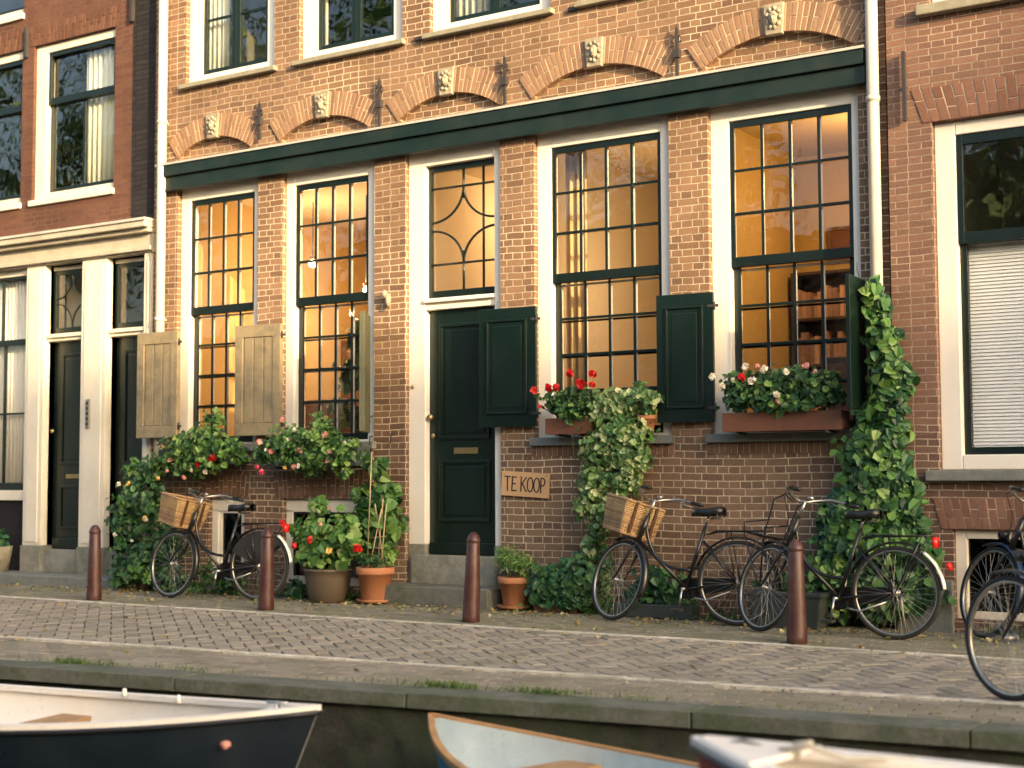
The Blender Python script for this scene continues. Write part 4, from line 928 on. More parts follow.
for (fx, fy, r) in ((282, 523, .04), (310, 540, .035), (320, 524, .025), (330, 509, .02)): flower(fx, fy, gy-.22, r, 'fl_red' if r > .03 else 'fl_pink', o1)
flower(329, 551, gy-.24, .035, 'fl_yellow', o1)
# terracotta pot with climbing plant
gy = -.34; gx = A(375, 601, gy)[0]
o2 = pot('flower_pot', terr(.185, .34), (gx, gy, .012), 'terracotta', 'terracotta pot with a tall vine climbing bamboo canes, left of the door step'); saucer(o2, .22)
m = MB()
for a, b in (((-.10, .02), (-.02, 1.45)), ((.0, .05), (.12, 1.0)), ((.08, 0), (.16, .95)), ((-.03, -.05), (.10, .9)), ((.1, .05), (.02, .95))): m.tube([(a[0], a[1]-.02, .28), (b[0], -.03, b[1])], .006, 6)
m.tube([(-.04, -.04, .62), (.16, -.04, .64)], .004, 5); m.tube([(-.02, -.04, .52), (.14, -.04, .53)], .004, 5); m.build('cane', 'cane', o2)
bl = []
for (px, py, rx_, rz_, n) in ((378, 470, .12, .12, 70), (385, 500, .18, .16, 150), (388, 525, .16, .18, 150), (370, 520, .18, .2, 130), (390, 548, .1, .14, 60), (366, 545, .18, .14, 110), (352, 455, .14, .06, 40), (362, 492, .1, .1, 40)):
    X, Z = A(px, py, -.2); bl.append((X, -.22, Z, rx_, .12, rz_, n))
p, q = cloud(bl, 1.0, .3); leafmesh('vine_leaves', L(o2, p), q, .10, 'lf_mid', o2)
X, Z = A(370, 572, -.42); p, q = cloud([(gx-.05, gy-.05, .42, .2, .14, .09, 260)], .6, .2); leafmesh('ground_leaves', L(o2, p), q, .04, 'lf_dark', o2, tmpl=LN)
flower(358, 548, gy-.2, .048, 'fl_red', o2)
# small pot by the door
gx, gy = G(515, 610); o3 = pot('flower_pot', terr(.155, .29), (gx, gy, .012), 'terracotta', 'small terracotta pot of bushy herbs right of the door step'); saucer(o3, .2)
p, q = cloud([(gx, gy, .42, .22, .17, .14, 420), (gx-.1, gy, .5, .1, .1, .1, 120), (gx+.12, gy, .4, .12, .1, .1, 120)], .5, .3); leafmesh('foliage', L(o3, p), q, .042, 'lf_fresh', o3, tmpl=LN, droop=-.3)
# low bushes with troughs
def bush(name, label, cat, c, blobs, leaf, size, tmpl=LT, trough=None, group=None, front=.8, shell=.35, stems=8, droop=.4, yclip=-.02):
    o = thing(name, label, cat, c, group)
    p, q = cloud(blobs, front, shell, yclip=yclip); leafmesh('foliage', L(o, p), q, size, leaf, o, tmpl=tmpl, droop=droop)
    branchy('stem', 'stem', o, [wander((rnd.uniform(-.1, .1), rnd.uniform(-.03, .05), 0), tuple(L(o, p)[rng.integers(0, len(p))]), 6, .03) for _ in range(stems)], .009)
    return o
def AB(px, py, Y, rx_, ry, rz_, n): X, Z = A(px, py, Y); return (X, Y, Z, rx_, ry, rz_, n)
gx, gy = G(560, 612)
o = bush('low_shrub', 'dense low dark green shrub between the herb pot and the trailing ivy', 'shrub', (gx, -.18, 0), [AB(555, 580, -.25, .22, .16, .17, 420), AB(578, 578, -.25, .2, .16, .2, 380), AB(540, 590, -.28, .14, .12, .14, 200), AB(565, 598, -.3, .2, .1, .1, 200)], 'lf_blue', .062)
MB().box(-.22, .22, -.1, .08, 0, .1).build('trough', 'plankbox', o, bevel=.006)
o = bush('low_shrub', 'dark leafy shrub behind the front wheel of the middle basket bicycle', 'shrub', (A(655, 600, -.2)[0], -.2, 0), [AB(660, 590, -.2, .22, .12, .2, 420), AB(640, 600, -.22, .15, .12, .14, 200), AB(675, 600, -.2, .14, .1, .12, 150)], 'lf_blue', .06)
MB().box(-.35, .4, -.1, .06, 0, .12).build('trough', 'trough', o, bevel=.01)
o = bush('low_shrub', 'ground-hugging leafy shrub under the left basket bicycle', 'shrub', (A(205, 590, -.3)[0], -.3, 0), [AB(215, 578, -.25, .25, .12, .16, 300), AB(190, 590, -.3, .25, .1, .08, 160), AB(235, 588, -.25, .15, .1, .12, 150)], 'lf_mid', .05)
o = bush('low_shrub', 'small dark shrub between the second bollard and the bronze pot', 'shrub', (A(295, 598, -.3)[0], -.3, 0), [AB(296, 592, -.28, .12, .1, .16, 170), AB(288, 600, -.3, .1, .08, .08, 60)], 'lf_blue', .05)
# rose bush left of the basket bicycle
ob = bush('rose_bush', 'tall rambling rose bush with small pale blooms beside the left green door', 'rose bush', (A(140, 590, -.35)[0], -.35, 0),
    [AB(140, 505, -.32, .30, .2, .36, 620), AB(122, 525, -.35, .2, .16, .34, 330), AB(150, 470, -.3, .22, .16, .12, 240), AB(140, 560, -.36, .34, .2, .26, 520), AB(165, 545, -.3, .2, .16, .3, 300), AB(125, 578, -.42, .22, .16, .12, 220), AB(172, 580, -.35, .2, .14, .14, 200)], 'lf_dark', .062, shell=.35, stems=16)
p, q = cloud([AB(132, 470, -.4, .16, .1, .12, 60), AB(122, 500, -.45, .14, .08, .2, 60), AB(140, 570, -.5, .22, .08, .12, 90)], 1, .3); leafmesh('young_leaves', L(ob, p), q, .05, 'lf_fresh', ob)
for (fx, fy) in ((119, 484), (128, 484), (134, 497), (146, 520), (115, 535), (132, 541)): flower(fx, fy, -.5, rnd.uniform(.018, .028), 'fl_white' if fx != 128 else 'fl_yellow', ob)
flower(145, 519, -.5, .03, 'fl_yellow', ob)
# climbing vine on the right
ov = thing('climbing_vine', 'broad-leaved green vine climbing the right drainpipe up to the first transom', 'vine', (-3.95, -.15, 0))
bl = []
for (px, py, rx_, ry, rz_, n) in ((874, 290, .05, .05, .10, 22), (880, 312, .09, .06, .14, 45), (884, 340, .13, .08, .16, 75), (888, 370, .16, .09, .18, 110), (888, 400, .17, .1, .18, 120), (882, 430, .22, .12, .2, 150), (870, 455, .26, .14, .2, 170), (885, 478, .26, .14, .2, 170),
        (895, 505, .24, .14, .2, 150), (870, 500, .28, .15, .2, 170), (855, 520, .3, .15, .2, 170), (905, 535, .2, .12, .2, 120), (880, 545, .3, .16, .2, 170), (845, 545, .26, .14, .2, 140), (835, 570, .24, .14, .2, 120), (925, 560, .12, .1, .16, 60), (860, 590, .36, .18, .2, 170), (900, 590, .3, .14, .2, 130), (830, 600, .2, .12, .14, 70)):
    bl.append(AB(px, py, -.2, rx_, ry, rz_, int(n*2.1)))
p, q = cloud(bl, 1.3, .35, yclip=-.03); leafmesh('leaves', L(ov, p), q, .074, 'lf_blue', ov, szvar=.5)
p, q = cloud([(b[0], b[1]-.03, b[2], b[3]*1.0, b[4], b[5], b[6]//3) for b in bl], 1.2, .2, yclip=-.03); leafmesh('darker_leaves', L(ov, p), q, .075, 'lf_dark', ov)  # filler layer of leaves in a darker green
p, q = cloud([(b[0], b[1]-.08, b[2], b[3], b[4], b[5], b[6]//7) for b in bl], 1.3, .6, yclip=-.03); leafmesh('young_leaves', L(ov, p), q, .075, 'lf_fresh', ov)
branchy('stem', 'stem', ov, [wander((rnd.uniform(-.3, .3), .08, 0), (rnd.uniform(-.05, .2), .08, rnd.uniform(1.2, 2.8)), 12, .05) for _ in range(9)], .014)
# tendrils at the top and shoots on the brick
branchy('tendril', 'stem', ov, [wander((.05, .1, 2.5), (-.03, .08, 2.95), 6, .03), wander((.2, .1, 1.9), (.5, .12, 2.35), 7, .03)], .005)
# ivy trailing from the window box
oi = thing('trailing_ivy', 'pale variegated ivy cascading from the middle sill down to the pavement', 'ivy', (-6.35, -.2, 0))
bl = []
for (px, py, rx_, rz_, n) in ((612, 405, .30, .14, 420), (640, 400, .2, .12, 240), (598, 420, .16, .16, 240), (620, 430, .28, .16, 420), (600, 452, .22, .16, 300), (628, 455, .22, .16, 300), (596, 478, .18, .14, 240), (624, 480, .16, .12, 170), (588, 500, .12, .16, 160), (600, 520, .12, .18, 150), (592, 545, .12, .18, 130), (602, 570, .11, .18, 110), (604, 598, .1, .12, 60)):
    bl.append(AB(px, py, -.2, rx_, .1, rz_, n))
p, q = cloud(bl, 1.2, .35, yclip=-.03); leafmesh('leaves', L(oi, p), q, .052, 'lf_varieg', oi)
p, q = cloud([(b[0], -.14, b[2], b[3], .07, b[5], b[6]//2) for b in bl], 1.0, .2, yclip=-.03); leafmesh('darker_leaves', L(oi, p), q, .05, 'lf_mid', oi)  # inner layer of darker green leaves behind the variegated ones
branchy('stem', 'stem', oi, [wander((rnd.uniform(-.2, .25), -.02, 1.62), (rnd.uniform(-.3, .1), .02, rnd.uniform(.1, .9)), 10, .04) for _ in range(10)], .005)
# window boxes
def wbox(label, x0, x1, z0, z1, y0, y1, boxmat, blobs, leaf, size, flowers, tmpl=LT, fresh=None):
    o = thing('window_box', label, 'window box', ((x0+x1)/2, (y0+y1)/2, z0), 'flower boxes under the ground-floor windows'); cx, cyy = o.location.x, o.location.y
    m = MB(); t = .018; m.box(x0-cx, x1-cx, y0-cyy, y0+t-cyy, 0, z1-z0); m.box(x0-cx, x1-cx, y1-t-cyy, y1-cyy, 0, z1-z0); m.box(x0-cx, x0-cx+t, y0+t-cyy, y1-t-cyy, 0, z1-z0); m.box(x1-t-cx, x1-cx, y0+t-cyy, y1-t-cyy, 0, z1-z0); m.box(x0+t-cx, x1-t-cx, y0+t-cyy, y1-t-cyy, 0, t)
    m.build('box', boxmat, o, bevel=.004); B(x0+t-cx, x1-t-cx, y0+t-cyy, y1-t-cyy, t, z1-z0-.03).build('soil', 'soil', o)
    for xx in (x0+.12, x1-.12): MB().box(xx-cx-.012, xx-cx+.012, y0-cyy, -.003-cyy, -.02, -.002).build('bracket', 'iron', o)
    p, q = cloud(blobs, .9, .3, yclip=-.02); leafmesh('foliage', L(o, p), q, size, leaf, o, tmpl=tmpl, droop=.1)
    p, q = cloud([(b[0], b[1]-.04, b[2]+.03, b[3]*.95, b[4], b[5], b[6]//3) for b in blobs], .9, .4, yclip=-.02); leafmesh('young_leaves', L(o, p), q, size*.8, fresh or 'lf_fresh', o, tmpl=tmpl, droop=-.2)
    for (fx, fy, r, mt_) in flowers: flower(fx, fy, y0-.1, r, mt_, o)
    return o
wbox('flower box on the far left window, bushy green with two red and several pale blooms', -11.75, -10.62, 1.36, 1.54, -.30, -.10, 'trough',
     [AB(185, 450, -.28, .28, .17, .2, 420), AB(210, 440, -.28, .28, .17, .22, 460), AB(232, 452, -.26, .2, .16, .15, 260), AB(168, 462, -.28, .18, .15, .14, 220), AB(200, 465, -.3, .34, .16, .1, 330), AB(215, 420, -.25, .12, .08, .12, 70)], 'lf_mid', .055,
     [(213, 458, .05, 'fl_red'), (198, 464, .036, 'fl_red'), (170, 460, .03, 'fl_pink'), (162, 447, .03, 'fl_pink'), (177, 444, .025, 'fl_pink'), (184, 478, .028, 'fl_pink'), (205, 472, .028, 'fl_white'), (191, 470, .025, 'fl_white'), (158, 478, .025, 'fl_yellow'), (192, 437, .02, 'fl_pink'), (167, 471, .02, 'fl_pink')])
wbox('flower box on the second window, many small pink and white blooms', -10.18, -8.98, 1.33, 1.52, -.30, -.10, 'trough',
     [AB(290, 445, -.28, .3, .17, .2, 470), AB(320, 440, -.28, .3, .17, .18, 470), AB(345, 450, -.26, .2, .16, .14, 260), AB(268, 452, -.28, .2, .15, .14, 240), AB(305, 462, -.3, .4, .16, .1, 330), AB(320, 422, -.25, .1, .08, .1, 50), AB(342, 466, -.28, .14, .12, .12, 90)], 'lf_mid', .05,
     [(325, 435, .034, 'fl_pink'), (300, 450, .034, 'fl_pink'), (271, 451, .034, 'fl_pink'), (259, 442, .034, 'fl_pink'), (330, 451, .028, 'fl_pink'), (262, 472, .03, 'fl_magenta'), (294, 467, .03, 'fl_pink'), (299, 466, .025, 'fl_white'), (285, 468, .022, 'fl_yellow'), (327, 461, .024, 'fl_pink'), (282, 420, .03, 'fl_pink'), (294, 430, .025, 'fl_white'), (312, 440, .022, 'fl_white'), (287, 440, .024, 'fl_white'), (257, 467, .024, 'fl_magenta'), (266, 450, .025, 'fl_white'), (345, 443, .02, 'fl_white')])
wbox('brown plank flower box with tall red geraniums beside the trailing ivy', A(545, 420, -.25)[0], A(590, 420, -.25)[0], 1.595, 1.74, -.25, -.07, 'plankbox',
     [AB(560, 402, -.2, .17, .13, .10, 330), AB(580, 400, -.2, .18, .13, .12, 330), AB(575, 412, -.24, .24, .1, .08, 200)], 'lf_dark', .05,
     [(534, 390, .038, 'fl_red'), (548, 388, .036, 'fl_red'), (556, 387, .034, 'fl_red'), (570, 373, .038, 'fl_red'), (580, 384, .05, 'fl_red'), (593, 374, .038, 'fl_red'), (592, 385, .03, 'fl_red'), (540, 407, .02, 'fl_red')], fresh='lf_mid')
wbox('long brown plank flower box with white and blush geraniums at the right window', A(722, 420, -.27)[0], A(841, 420, -.27)[0], 1.58, 1.74, -.27, -.07, 'plankbox',
     [AB(740, 392, -.22, .18, .13, .14, 330), AB(765, 388, -.22, .22, .13, .16, 420), AB(795, 385, -.22, .24, .13, .16, 430), AB(822, 392, -.22, .18, .13, .14, 300), AB(780, 402, -.27, .5, .1, .08, 320)], 'lf_dark', .055,
     [(745, 366, .034, 'fl_white'), (752, 381, .04, 'fl_white'), (764, 369, .036, 'fl_white'), (712, 377, .034, 'fl_white'), (722, 386, .03, 'fl_white'), (777, 395, .032, 'fl_white'), (806, 366, .03, 'fl_pink'), (786, 372, .03, 'fl_white'), (742, 377, .036, 'fl_red'), (778, 402, .03, 'fl_pink'), (797, 377, .022, 'fl_white'), (757, 366, .026, 'fl_pink'), (733, 380, .02, 'fl_white'), (815, 372, .02, 'fl_pink')], fresh='lf_mid')
# terracotta pot standing on the sill at the end of the ivy
X, Z = A(647, 428, -.12); o = thing('flower_pot', 'little orange pot at the right end of the middle sill, half hidden by ivy', 'plant pot', (X, -.12, 1.576)); MB().lathe(terr(.085, .17), 24).build('pot', 'terracotta', o)
p, q = cloud([(X, -.12, 1.82, .1, .09, .09, 130)], .6, .3); leafmesh('foliage', L(o, p), q, .045, 'lf_varieg', o)
# planters at the right base
gx, gy = G(790, 627); o = thing('planter_trough', 'dark grey trough behind the scuffed bollard', 'planter', (gx, gy+.0, 0)); m = MB()
m.hexa([(-.27, -.1, 0), (.27, -.1, 0), (.27, .1, 0), (-.27, .1, 0)], [(-.31, -.13, .27), (.31, -.13, .27), (.31, .13, .27), (-.31, .13, .27)]); m.box(-.325, .325, -.14, .14, .25, .285); m.build('trough', 'trough', o, bevel=.008)
p, q = cloud([(gx, gy, .33, .28, .1, .08, 130)], .5, .2); leafmesh('foliage', L(o, p), q, .05, 'lf_dark', o)
# pot at the far left, on the stone step
gx, gy = G(2, 571, .12); gx = -15.05; gy = -.12; X, Z = A(0, 560, -.15); gx = X-.0
o = thing('flower_pot', 'pale stone pot on the left house step, cut by the picture edge', 'plant pot', (gx, -.18, .121)); MB().lathe([(0, 0), (.12, 0), (.16, .24), (.165, .30), (.15, .30), (.14, .26), (0, .26)], 24).build('pot', 'ledge', o)
p, q = cloud([(gx, -.18, .5, .14, .12, .12, 160)], .6, .2); leafmesh('foliage', L(o, p), q, .055, 'lf_blue', o)

# weeds, litter, moss and grass
def scatter(name, mat, gen, n, size, kind='stuff', tmpl=LT, label=None, cat=None, up=1.0, droop=0, sz=.5):
    P_ = np.array([gen() for _ in range(n)]); N_ = rng.normal(size=(n, 3))*.45; N_[:, 2] += up
    o = leafmesh(name, P_, N_, size, mat, None, tmpl=tmpl, droop=droop, szvar=sz); return tag(o, label, cat, None, kind)
def near_wall():
    x = rnd.uniform(-14.5, -2.3); return (x, -.38-abs(rnd.gauss(0, .28)), .012)
scatter('fallen_leaves', 'lf_litter', lambda: near_wall() if rnd.random() < .75 else (rnd.uniform(-14, -2), rnd.uniform(-4.5, -.5), .012), 1000, .035, label='dry yellow leaves scattered over the pavement', cat='leaves')
wp = [(rnd.uniform(-12.9, -2.4)) for _ in range(60)]
def weedgen():
    x = rnd.choice(wp)+rnd.gauss(0, .05); return (x, -.10-abs(rnd.gauss(0, .10)), abs(rnd.gauss(0, .035))+.01)
scatter('wall_weeds', 'lf_mid', weedgen, 2600, .032, label='low weeds growing along the foot of the houses', cat='weeds', droop=-.5)
def tuft(cx, n, wdt, dep=.03):
    for _ in range(n):
        x = cx+rnd.gauss(0, wdt); yield (x, qb(x)+rnd.gauss(.0, dep), .015)
tl = []
for (px, n, wdt) in ((45, 150, .12), (62, 120, .10), (95, 60, .1), (448, 260, .10), (432, 80, .15), (555, 170, .10), (590, 120, .12), (240, 30, .12), (690, 50, .2), (330, 40, .3), (850, 20, .2), (200, 60, .3)):
    gx, gy = G(px, 690 if px > 300 else 668); tl += list(tuft(gx, n, wdt))
n = len(tl); P_ = np.array(tl); N_ = rng.normal(size=(n, 3)); N_[:, 2] *= .2
BL = np.array([[-.07, 0, 0], [.07, 0, 0], [.04, .6, .05], [0, 1.1, .2]])
tag(leafmesh('grass', P_+np.array([0, 0, .01]), N_, .036, 'lf_grass', None, tmpl=BL, droop=-1.2, szvar=.7, faces=np.array([[0, 1, 2, 3]])), 'grass and moss tufts along the back of the quay edge', 'grass', None, 'stuff')

# ------------------------------------------------------------------ bicycles
def bicycle(label, rear, front, steer, lean=0, basket=False, coat=False, fcarrier=False, whitetail=False, colour='bikeblack', light=True, reflector=False, saddle_z=.93, wr=.345, rackc=None, bars='chrome', bluefork=False, grips='leather', pale=False):
    rear = Vector((rear[0], rear[1], 0)); front = Vector((front[0], front[1], 0)); d_ = (front-rear); ang = math.atan2(d_.y, d_.x)
    o = thing('bicycle', label, 'bicycle', rear, 'bicycles parked in front of the houses'); o.rotation_mode = 'XYZ'
    o.rotation_euler = (R(lean), 0, ang)
    WB = 1.09 if d_.length < .5 else d_.length; k = WB/1.09
    hb, ht = Vector((.90*k, 0, .655)), Vector((.80*k, 0, .88)); axis = (ht-hb).normalized()
    SM = Matrix.Translation(hb) @ Matrix.Rotation(R(steer), 4, axis) @ Matrix.Translation(-hb)
    bb = Vector((.46*k, 0, .285)); st = Vector((.285*k, 0, .80)); rh = Vector((0, 0, wr)); fh = Vector((WB, 0, wr))
    f = MB(); f.tube([bb, st], .016, 10); lug = hb+axis*.03
    f.tube([lug, bb+Vector((.01, 0, .02))], .0155, 10)                                   # straight down tube
    top = [ht-axis*.05]; 
    for i in range(1, 13):                                                                # curved top tube
        t = i/12; a = ht-axis*.05; c = bb.lerp(st, .30); m1 = Vector((.80*k, 0, .50)); m2 = Vector((.62*k, 0, .43)); 
        top.append(a*(1-t)**3+m1*3*t*(1-t)**2+m2*3*t*t*(1-t)+c*t**3)
    f.tube(top, .014, 10); f.tube([hb-axis*.005, ht+axis*.005], .021, 12)
    for s in (-1, 1):
        f.tube([bb+Vector((0, s*.03, 0)), rh+Vector((.0, s*.06, 0))], .010, 8); f.tube([st-Vector((-.02, -s*.015, .12)), rh+Vector((0, s*.06, 0))], .008, 8)
    fr_ = f.build('frame', colour, o)
    if pale: pass
    def wheel(hub, steered):
        P0 = Vector((hub.x, 0, hub.z)); T = SM if steered else Matrix.Identity(4)
        w_ = MB(); n = 36
        for i in range(n):
            a = 2*math.pi*i/n; s = 1 if i % 2 else -1; b = a+(.42 if (i//2) % 2 else -.42)
            w_.tube([P0+Vector((.02*math.cos(b), s*.03, .02*math.sin(b))), P0+Vector(((wr-.045)*math.cos(a), 0, (wr-.045)*math.sin(a)))], .0013, 4, caps=False)
        w_.tube([P0+Vector((0, -.05, 0)), P0+Vector((0, .05, 0))], .014, 10); w_.tube([P0+Vector((0, -.034, 0)), P0+Vector((0, -.03, 0))], .026, 12); w_.tube([P0+Vector((0, .03, 0)), P0+Vector((0, .034, 0))], .026, 12)
        wo = w_.xf(T).build('wheel', 'steel', o)
        def ringm(rr, tr, nm, mt_, sq=1.0):
            q = MB(); q.tube([P0+Vector((rr*math.cos(t), 0, rr*math.sin(t))) for t in [2*math.pi*i/56 for i in range(56)]], tr, 10, closed=True); return q.xf(T).build(nm, mt_, wo)
        ringm(wr-.019, .0185, 'tyre', 'tyre'); 
        q = MB(); vs = []; fs = []; prof = [(-.012, wr-.042), (.012, wr-.042), (.013, wr-.028), (-.013, wr-.028)]
        for i in range(56):
            t = 2*math.pi*i/56
            for (yy, rr) in prof: vs.append(P0+Vector((rr*math.cos(t), yy, rr*math.sin(t))))
        for i in range(56):
            j = (i+1) % 56
            for c in range(4): fs.append((i*4+c, i*4+(c+1) % 4, j*4+(c+1) % 4, j*4+c))
        q.add(vs, fs, True); q.xf(T).build('rim', 'chrome', wo)
        return wo
    wheel(rh, False); wheel(fh, True)
    def guard(hub, a0, a1, T, mt_, nm='mudguard'):
        q = MB(); vs = []; fs = []; n = 22; pr = [(-.028, .018), (-.022, .028), (0, .033), (.022, .028), (.028, .018)]
        for i in range(n+1):
            t = R(a0+(a1-a0)*i/n)
            for (yy, dr) in pr: vs.append(Vector((hub.x+(wr+dr)*math.cos(t), yy, hub.z+(wr+dr)*math.sin(t))))
        for i in range(n):
            for c in range(4): fs.append((i*5+c, i*5+c+1, (i+1)*5+c+1, (i+1)*5+c))
        q.add(vs, fs, True); ob_ = q.xf(T).build(nm, mt_, o); s_ = ob_.modifiers.new('t', 'SOLIDIFY'); s_.thickness = .002; return ob_
    I4 = Matrix.Identity(4)
    guard(rh, 20, 125 if whitetail else 190, I4, colour)
    if whitetail:
        gt = guard(rh, 125.5, 174, I4, 'whitebike'); gt['label'] = 'white tail of the rear mudguard'
    guard(fh, 70, 205, SM, 'bluepaint' if bluefork else colour)
    # fork
    MB().tube([ht+axis*.13, ht], .0125, 10).xf(SM).build('steerer', 'chrome', o)
    for s in (-1, 1):
        q = MB(); cr_ = hb-axis*.02; q.tube([cr_+axis*.03, cr_, cr_+Vector((.01, s*.045, -.03)), cr_.lerp(fh, .6)+Vector((-.012, s*.052, 0)), fh+Vector((0, s*.052, 0))], [.016, .014, .014, .011, .008], 8)
        q.xf(SM).build('fork_blade', colour, o)
    # handlebar
    hs = ht+axis*.15; q = MB(); gp = []
    q.tube([ht, hs], .013, 10)
    bar = [Vector((-.26, -.29, .005)), Vector((-.16, -.275, .03)), Vector((-.04, -.22, .055)), Vector((.045, -.12, .03)), Vector((.05, -.04, 0)), Vector((.05, .04, 0)), Vector((.045, .12, .03)), Vector((-.04, .22, .055)), Vector((-.16, .275, .03)), Vector((-.26, .29, .005))]
    q.tube([hs+Vector((-.0, 0, -.01)), hs+Vector((.05, 0, 0))], .014, 8); q.tube([hs+b for b in bar], .0115, 10)
    for s in (-1, 1):
        q.tube([hs+Vector((-.03, s*.215, .05)), hs+Vector((-.06, s*.235, .02)), hs+Vector((-.17, s*.262, -.01))], .005, 6)
    hbm = q.xf(SM).build('handlebar', bars, o)
    for s in (-1, 1):
        q = MB(); q.tube([hs+Vector((-.15, s*.273, .029)), hs+Vector((-.275, s*.291, .003))], [.016, .017], 10); q.xf(SM).build('grip', grips, hbm)
    q = MB(); q.blob(hs+Vector((.05, -.09, .045)), (.028, .028, .022), 12, 8); q.xf(SM).build('bell', 'chrome', hbm)
    # cables
    q = MB()
    for s in (-1, 1): q.tube([hs+Vector((-.05, s*.225, .03)), hs+Vector((.12, s*.12, .03)), hs+Vector((.14, s*.03, -.12)), hb+Vector((.06, 0, -.02))], .0035, 5)
    q.xf(SM).build('cable', 'tyre', o)
    if light:
        q = MB(); c = hb+Vector((.10, 0, .12)); q.tube([c+Vector((-.035, 0, 0)), c+Vector((-.02, 0, 0)), c+Vector((.03, 0, 0))], [.015, .032, .036], 14); q.tube([c+Vector((-.03, 0, -.0)), hb+Vector((.02, 0, .06))], .008, 6); q.xf(SM).build('headlight', colour, o)
    # saddle
    seat = st+(st-bb).normalized()*(saddle_z-.80-.03); q = MB(); q.tube([st, seat], .012, 8); q.build('seat_post', 'chrome', o)
    vs = []; fs = []; prof = [(-.13, .03, .0), (-.125, .085, .012), (-.08, .10, .012), (-.02, .075, .002), (.04, .035, -.004), (.10, .022, .0), (.145, .012, -.006)]
    n = 9
    for (xx, hw, zz) in prof:
        for j in range(n):
            a = math.pi*j/(n-1); vs.append(Vector((seat.x+xx, hw*math.cos(a), seat.z+.03+zz+.026*math.sin(a)-(.04 if j in (0, n-1) else 0))))
    for i in range(len(prof)-1):
        for j in range(n-1): fs.append((i*n+j, i*n+j+1, (i+1)*n+j+1, (i+1)*n+j))
    fs.append(tuple(range(n))); fs.append(tuple((len(prof)-1)*n+j for j in range(n))[::-1])
    q = MB().add(vs, fs, True); sa = q.build('saddle', 'leather', o); s_ = sa.modifiers.new('t', 'SOLIDIFY'); s_.thickness = .012; s_.offset = -1
    [MB().tube([seat+Vector((-.08, s*.05, .03)), seat+Vector((-.09, s*.05, -.025)), seat+Vector((-.02, s*.012, -.03))], .009, 6).build('spring', 'chrome', sa) for s in (-1, 1)]
    # rear rack
    q = MB(); zr_ = wr*2+.075
    for s in (-1, 1):
        q.tube([(.26*k, s*.03, zr_-.03), (.16, s*.06, zr_), (-.25, s*.06, zr_), (-.28, s*.03, zr_)], .006, 6); q.tube([(-.22, s*.06, zr_), (-.02, s*.07, wr)], .0055, 6); q.tube([(.08, s*.06, zr_), (0, s*.07, wr)], .0055, 6)
    q.tube([(-.28, -.03, zr_), (-.28, .03, zr_)], .006, 6); [q.tube([(a, -.06, zr_), (a, .06, zr_)], .005, 6) for a in (.1, -.05, -.2)]; q.tube([(.2, 0, zr_-.01), (-.27, 0, zr_+.004)], .009, 6)
    q.build('rear_rack', rackc or colour, o)
    if reflector:
        q = MB(); q.tube([(-.315, 0, zr_-.045), (-.28, 0, zr_-.045)], .042, 16); q.build('rear_light', 'redlens', o)
        q = MB(); q.tube([(-.415, 0, .555), (-.385, 0, .545)], .03, 14); q.xf(Matrix.Translation((0, 0, 0))); q.build('reflector', 'redlens', o)
    if coat:
        q = MB()
        for s in (-1, 1):
            vs = [Vector((0, s*.045, wr))]; 
            for i in range(13): t = R(25+i*9.5); vs.append(Vector(((wr-.01)*math.cos(t), s*.038, wr+(wr-.01)*math.sin(t))))
            q.add(vs, [(0, i, i+1) for i in range(1, 13)])
        q.build('coat_guard', 'tyre', o)
    # chain case, crank, pedals, stand
    q = MB(); y = -.055 if True else .055
    for yy in (.042, .066): pass
    oc = []; 
    for i in range(13): t = R(-90+180*i/12); oc.append((bb.x+.085*math.cos(t), bb.z+.085*math.sin(t)))
    for i in range(9): t = R(90+180*i/8); oc.append((0.0+-.0+.04*math.cos(t), wr+.04*math.sin(t)))
    for sd_ in (1,):
        vs = [Vector((a, -.072, b)) for a, b in oc]+[Vector((a, -.048, b)) for a, b in oc]; n = len(oc); q.add(vs, [tuple(range(n))[::-1], tuple(range(n, 2*n))]+[(i, (i+1) % n, n+(i+1) % n, n+i) for i in range(n)])
    q.build('chain_case', colour, o)
    q = MB(); q.tube([bb+Vector((0, -.09, 0)), bb+Vector((0, .09, 0))], .014, 10)
    for s, da in ((1, R(-80)), (-1, R(100))):
        e = bb+Vector((.17*math.cos(da), s*.09, .17*math.sin(da))); q.tube([bb+Vector((0, s*.09, 0)), e], .0095, 8)
    crk = q.build('crank', 'chrome', o)
    for s, da in ((1, R(-80)), (-1, R(100))):
        e = bb+Vector((.17*math.cos(da), s*.09, .17*math.sin(da))); B(e.x-.045, e.x+.045, min(e.y, e.y+s*.09), max(e.y, e.y+s*.09), e.z-.012, e.z+.012).build('pedal', 'tyre', crk, bevel=.003)
    q = MB(); q.tube([(bb.x-.08, .05, bb.z-.06), (bb.x-.2, .14, .015), (bb.x-.24, .14, .01)], .007, 6) if False else q.tube([(.05, .07, wr-.07), (.25*k, .10, .20), (.35*k, .10, .22)], .008, 6); q.build('kickstand', 'chrome', o)
    q = MB(); q.tube([(-.01, -.075, wr), (-.01, -.12, .20), (-.03, -.14, .02)], .007, 6); q.build('stand_leg', 'steel', o)
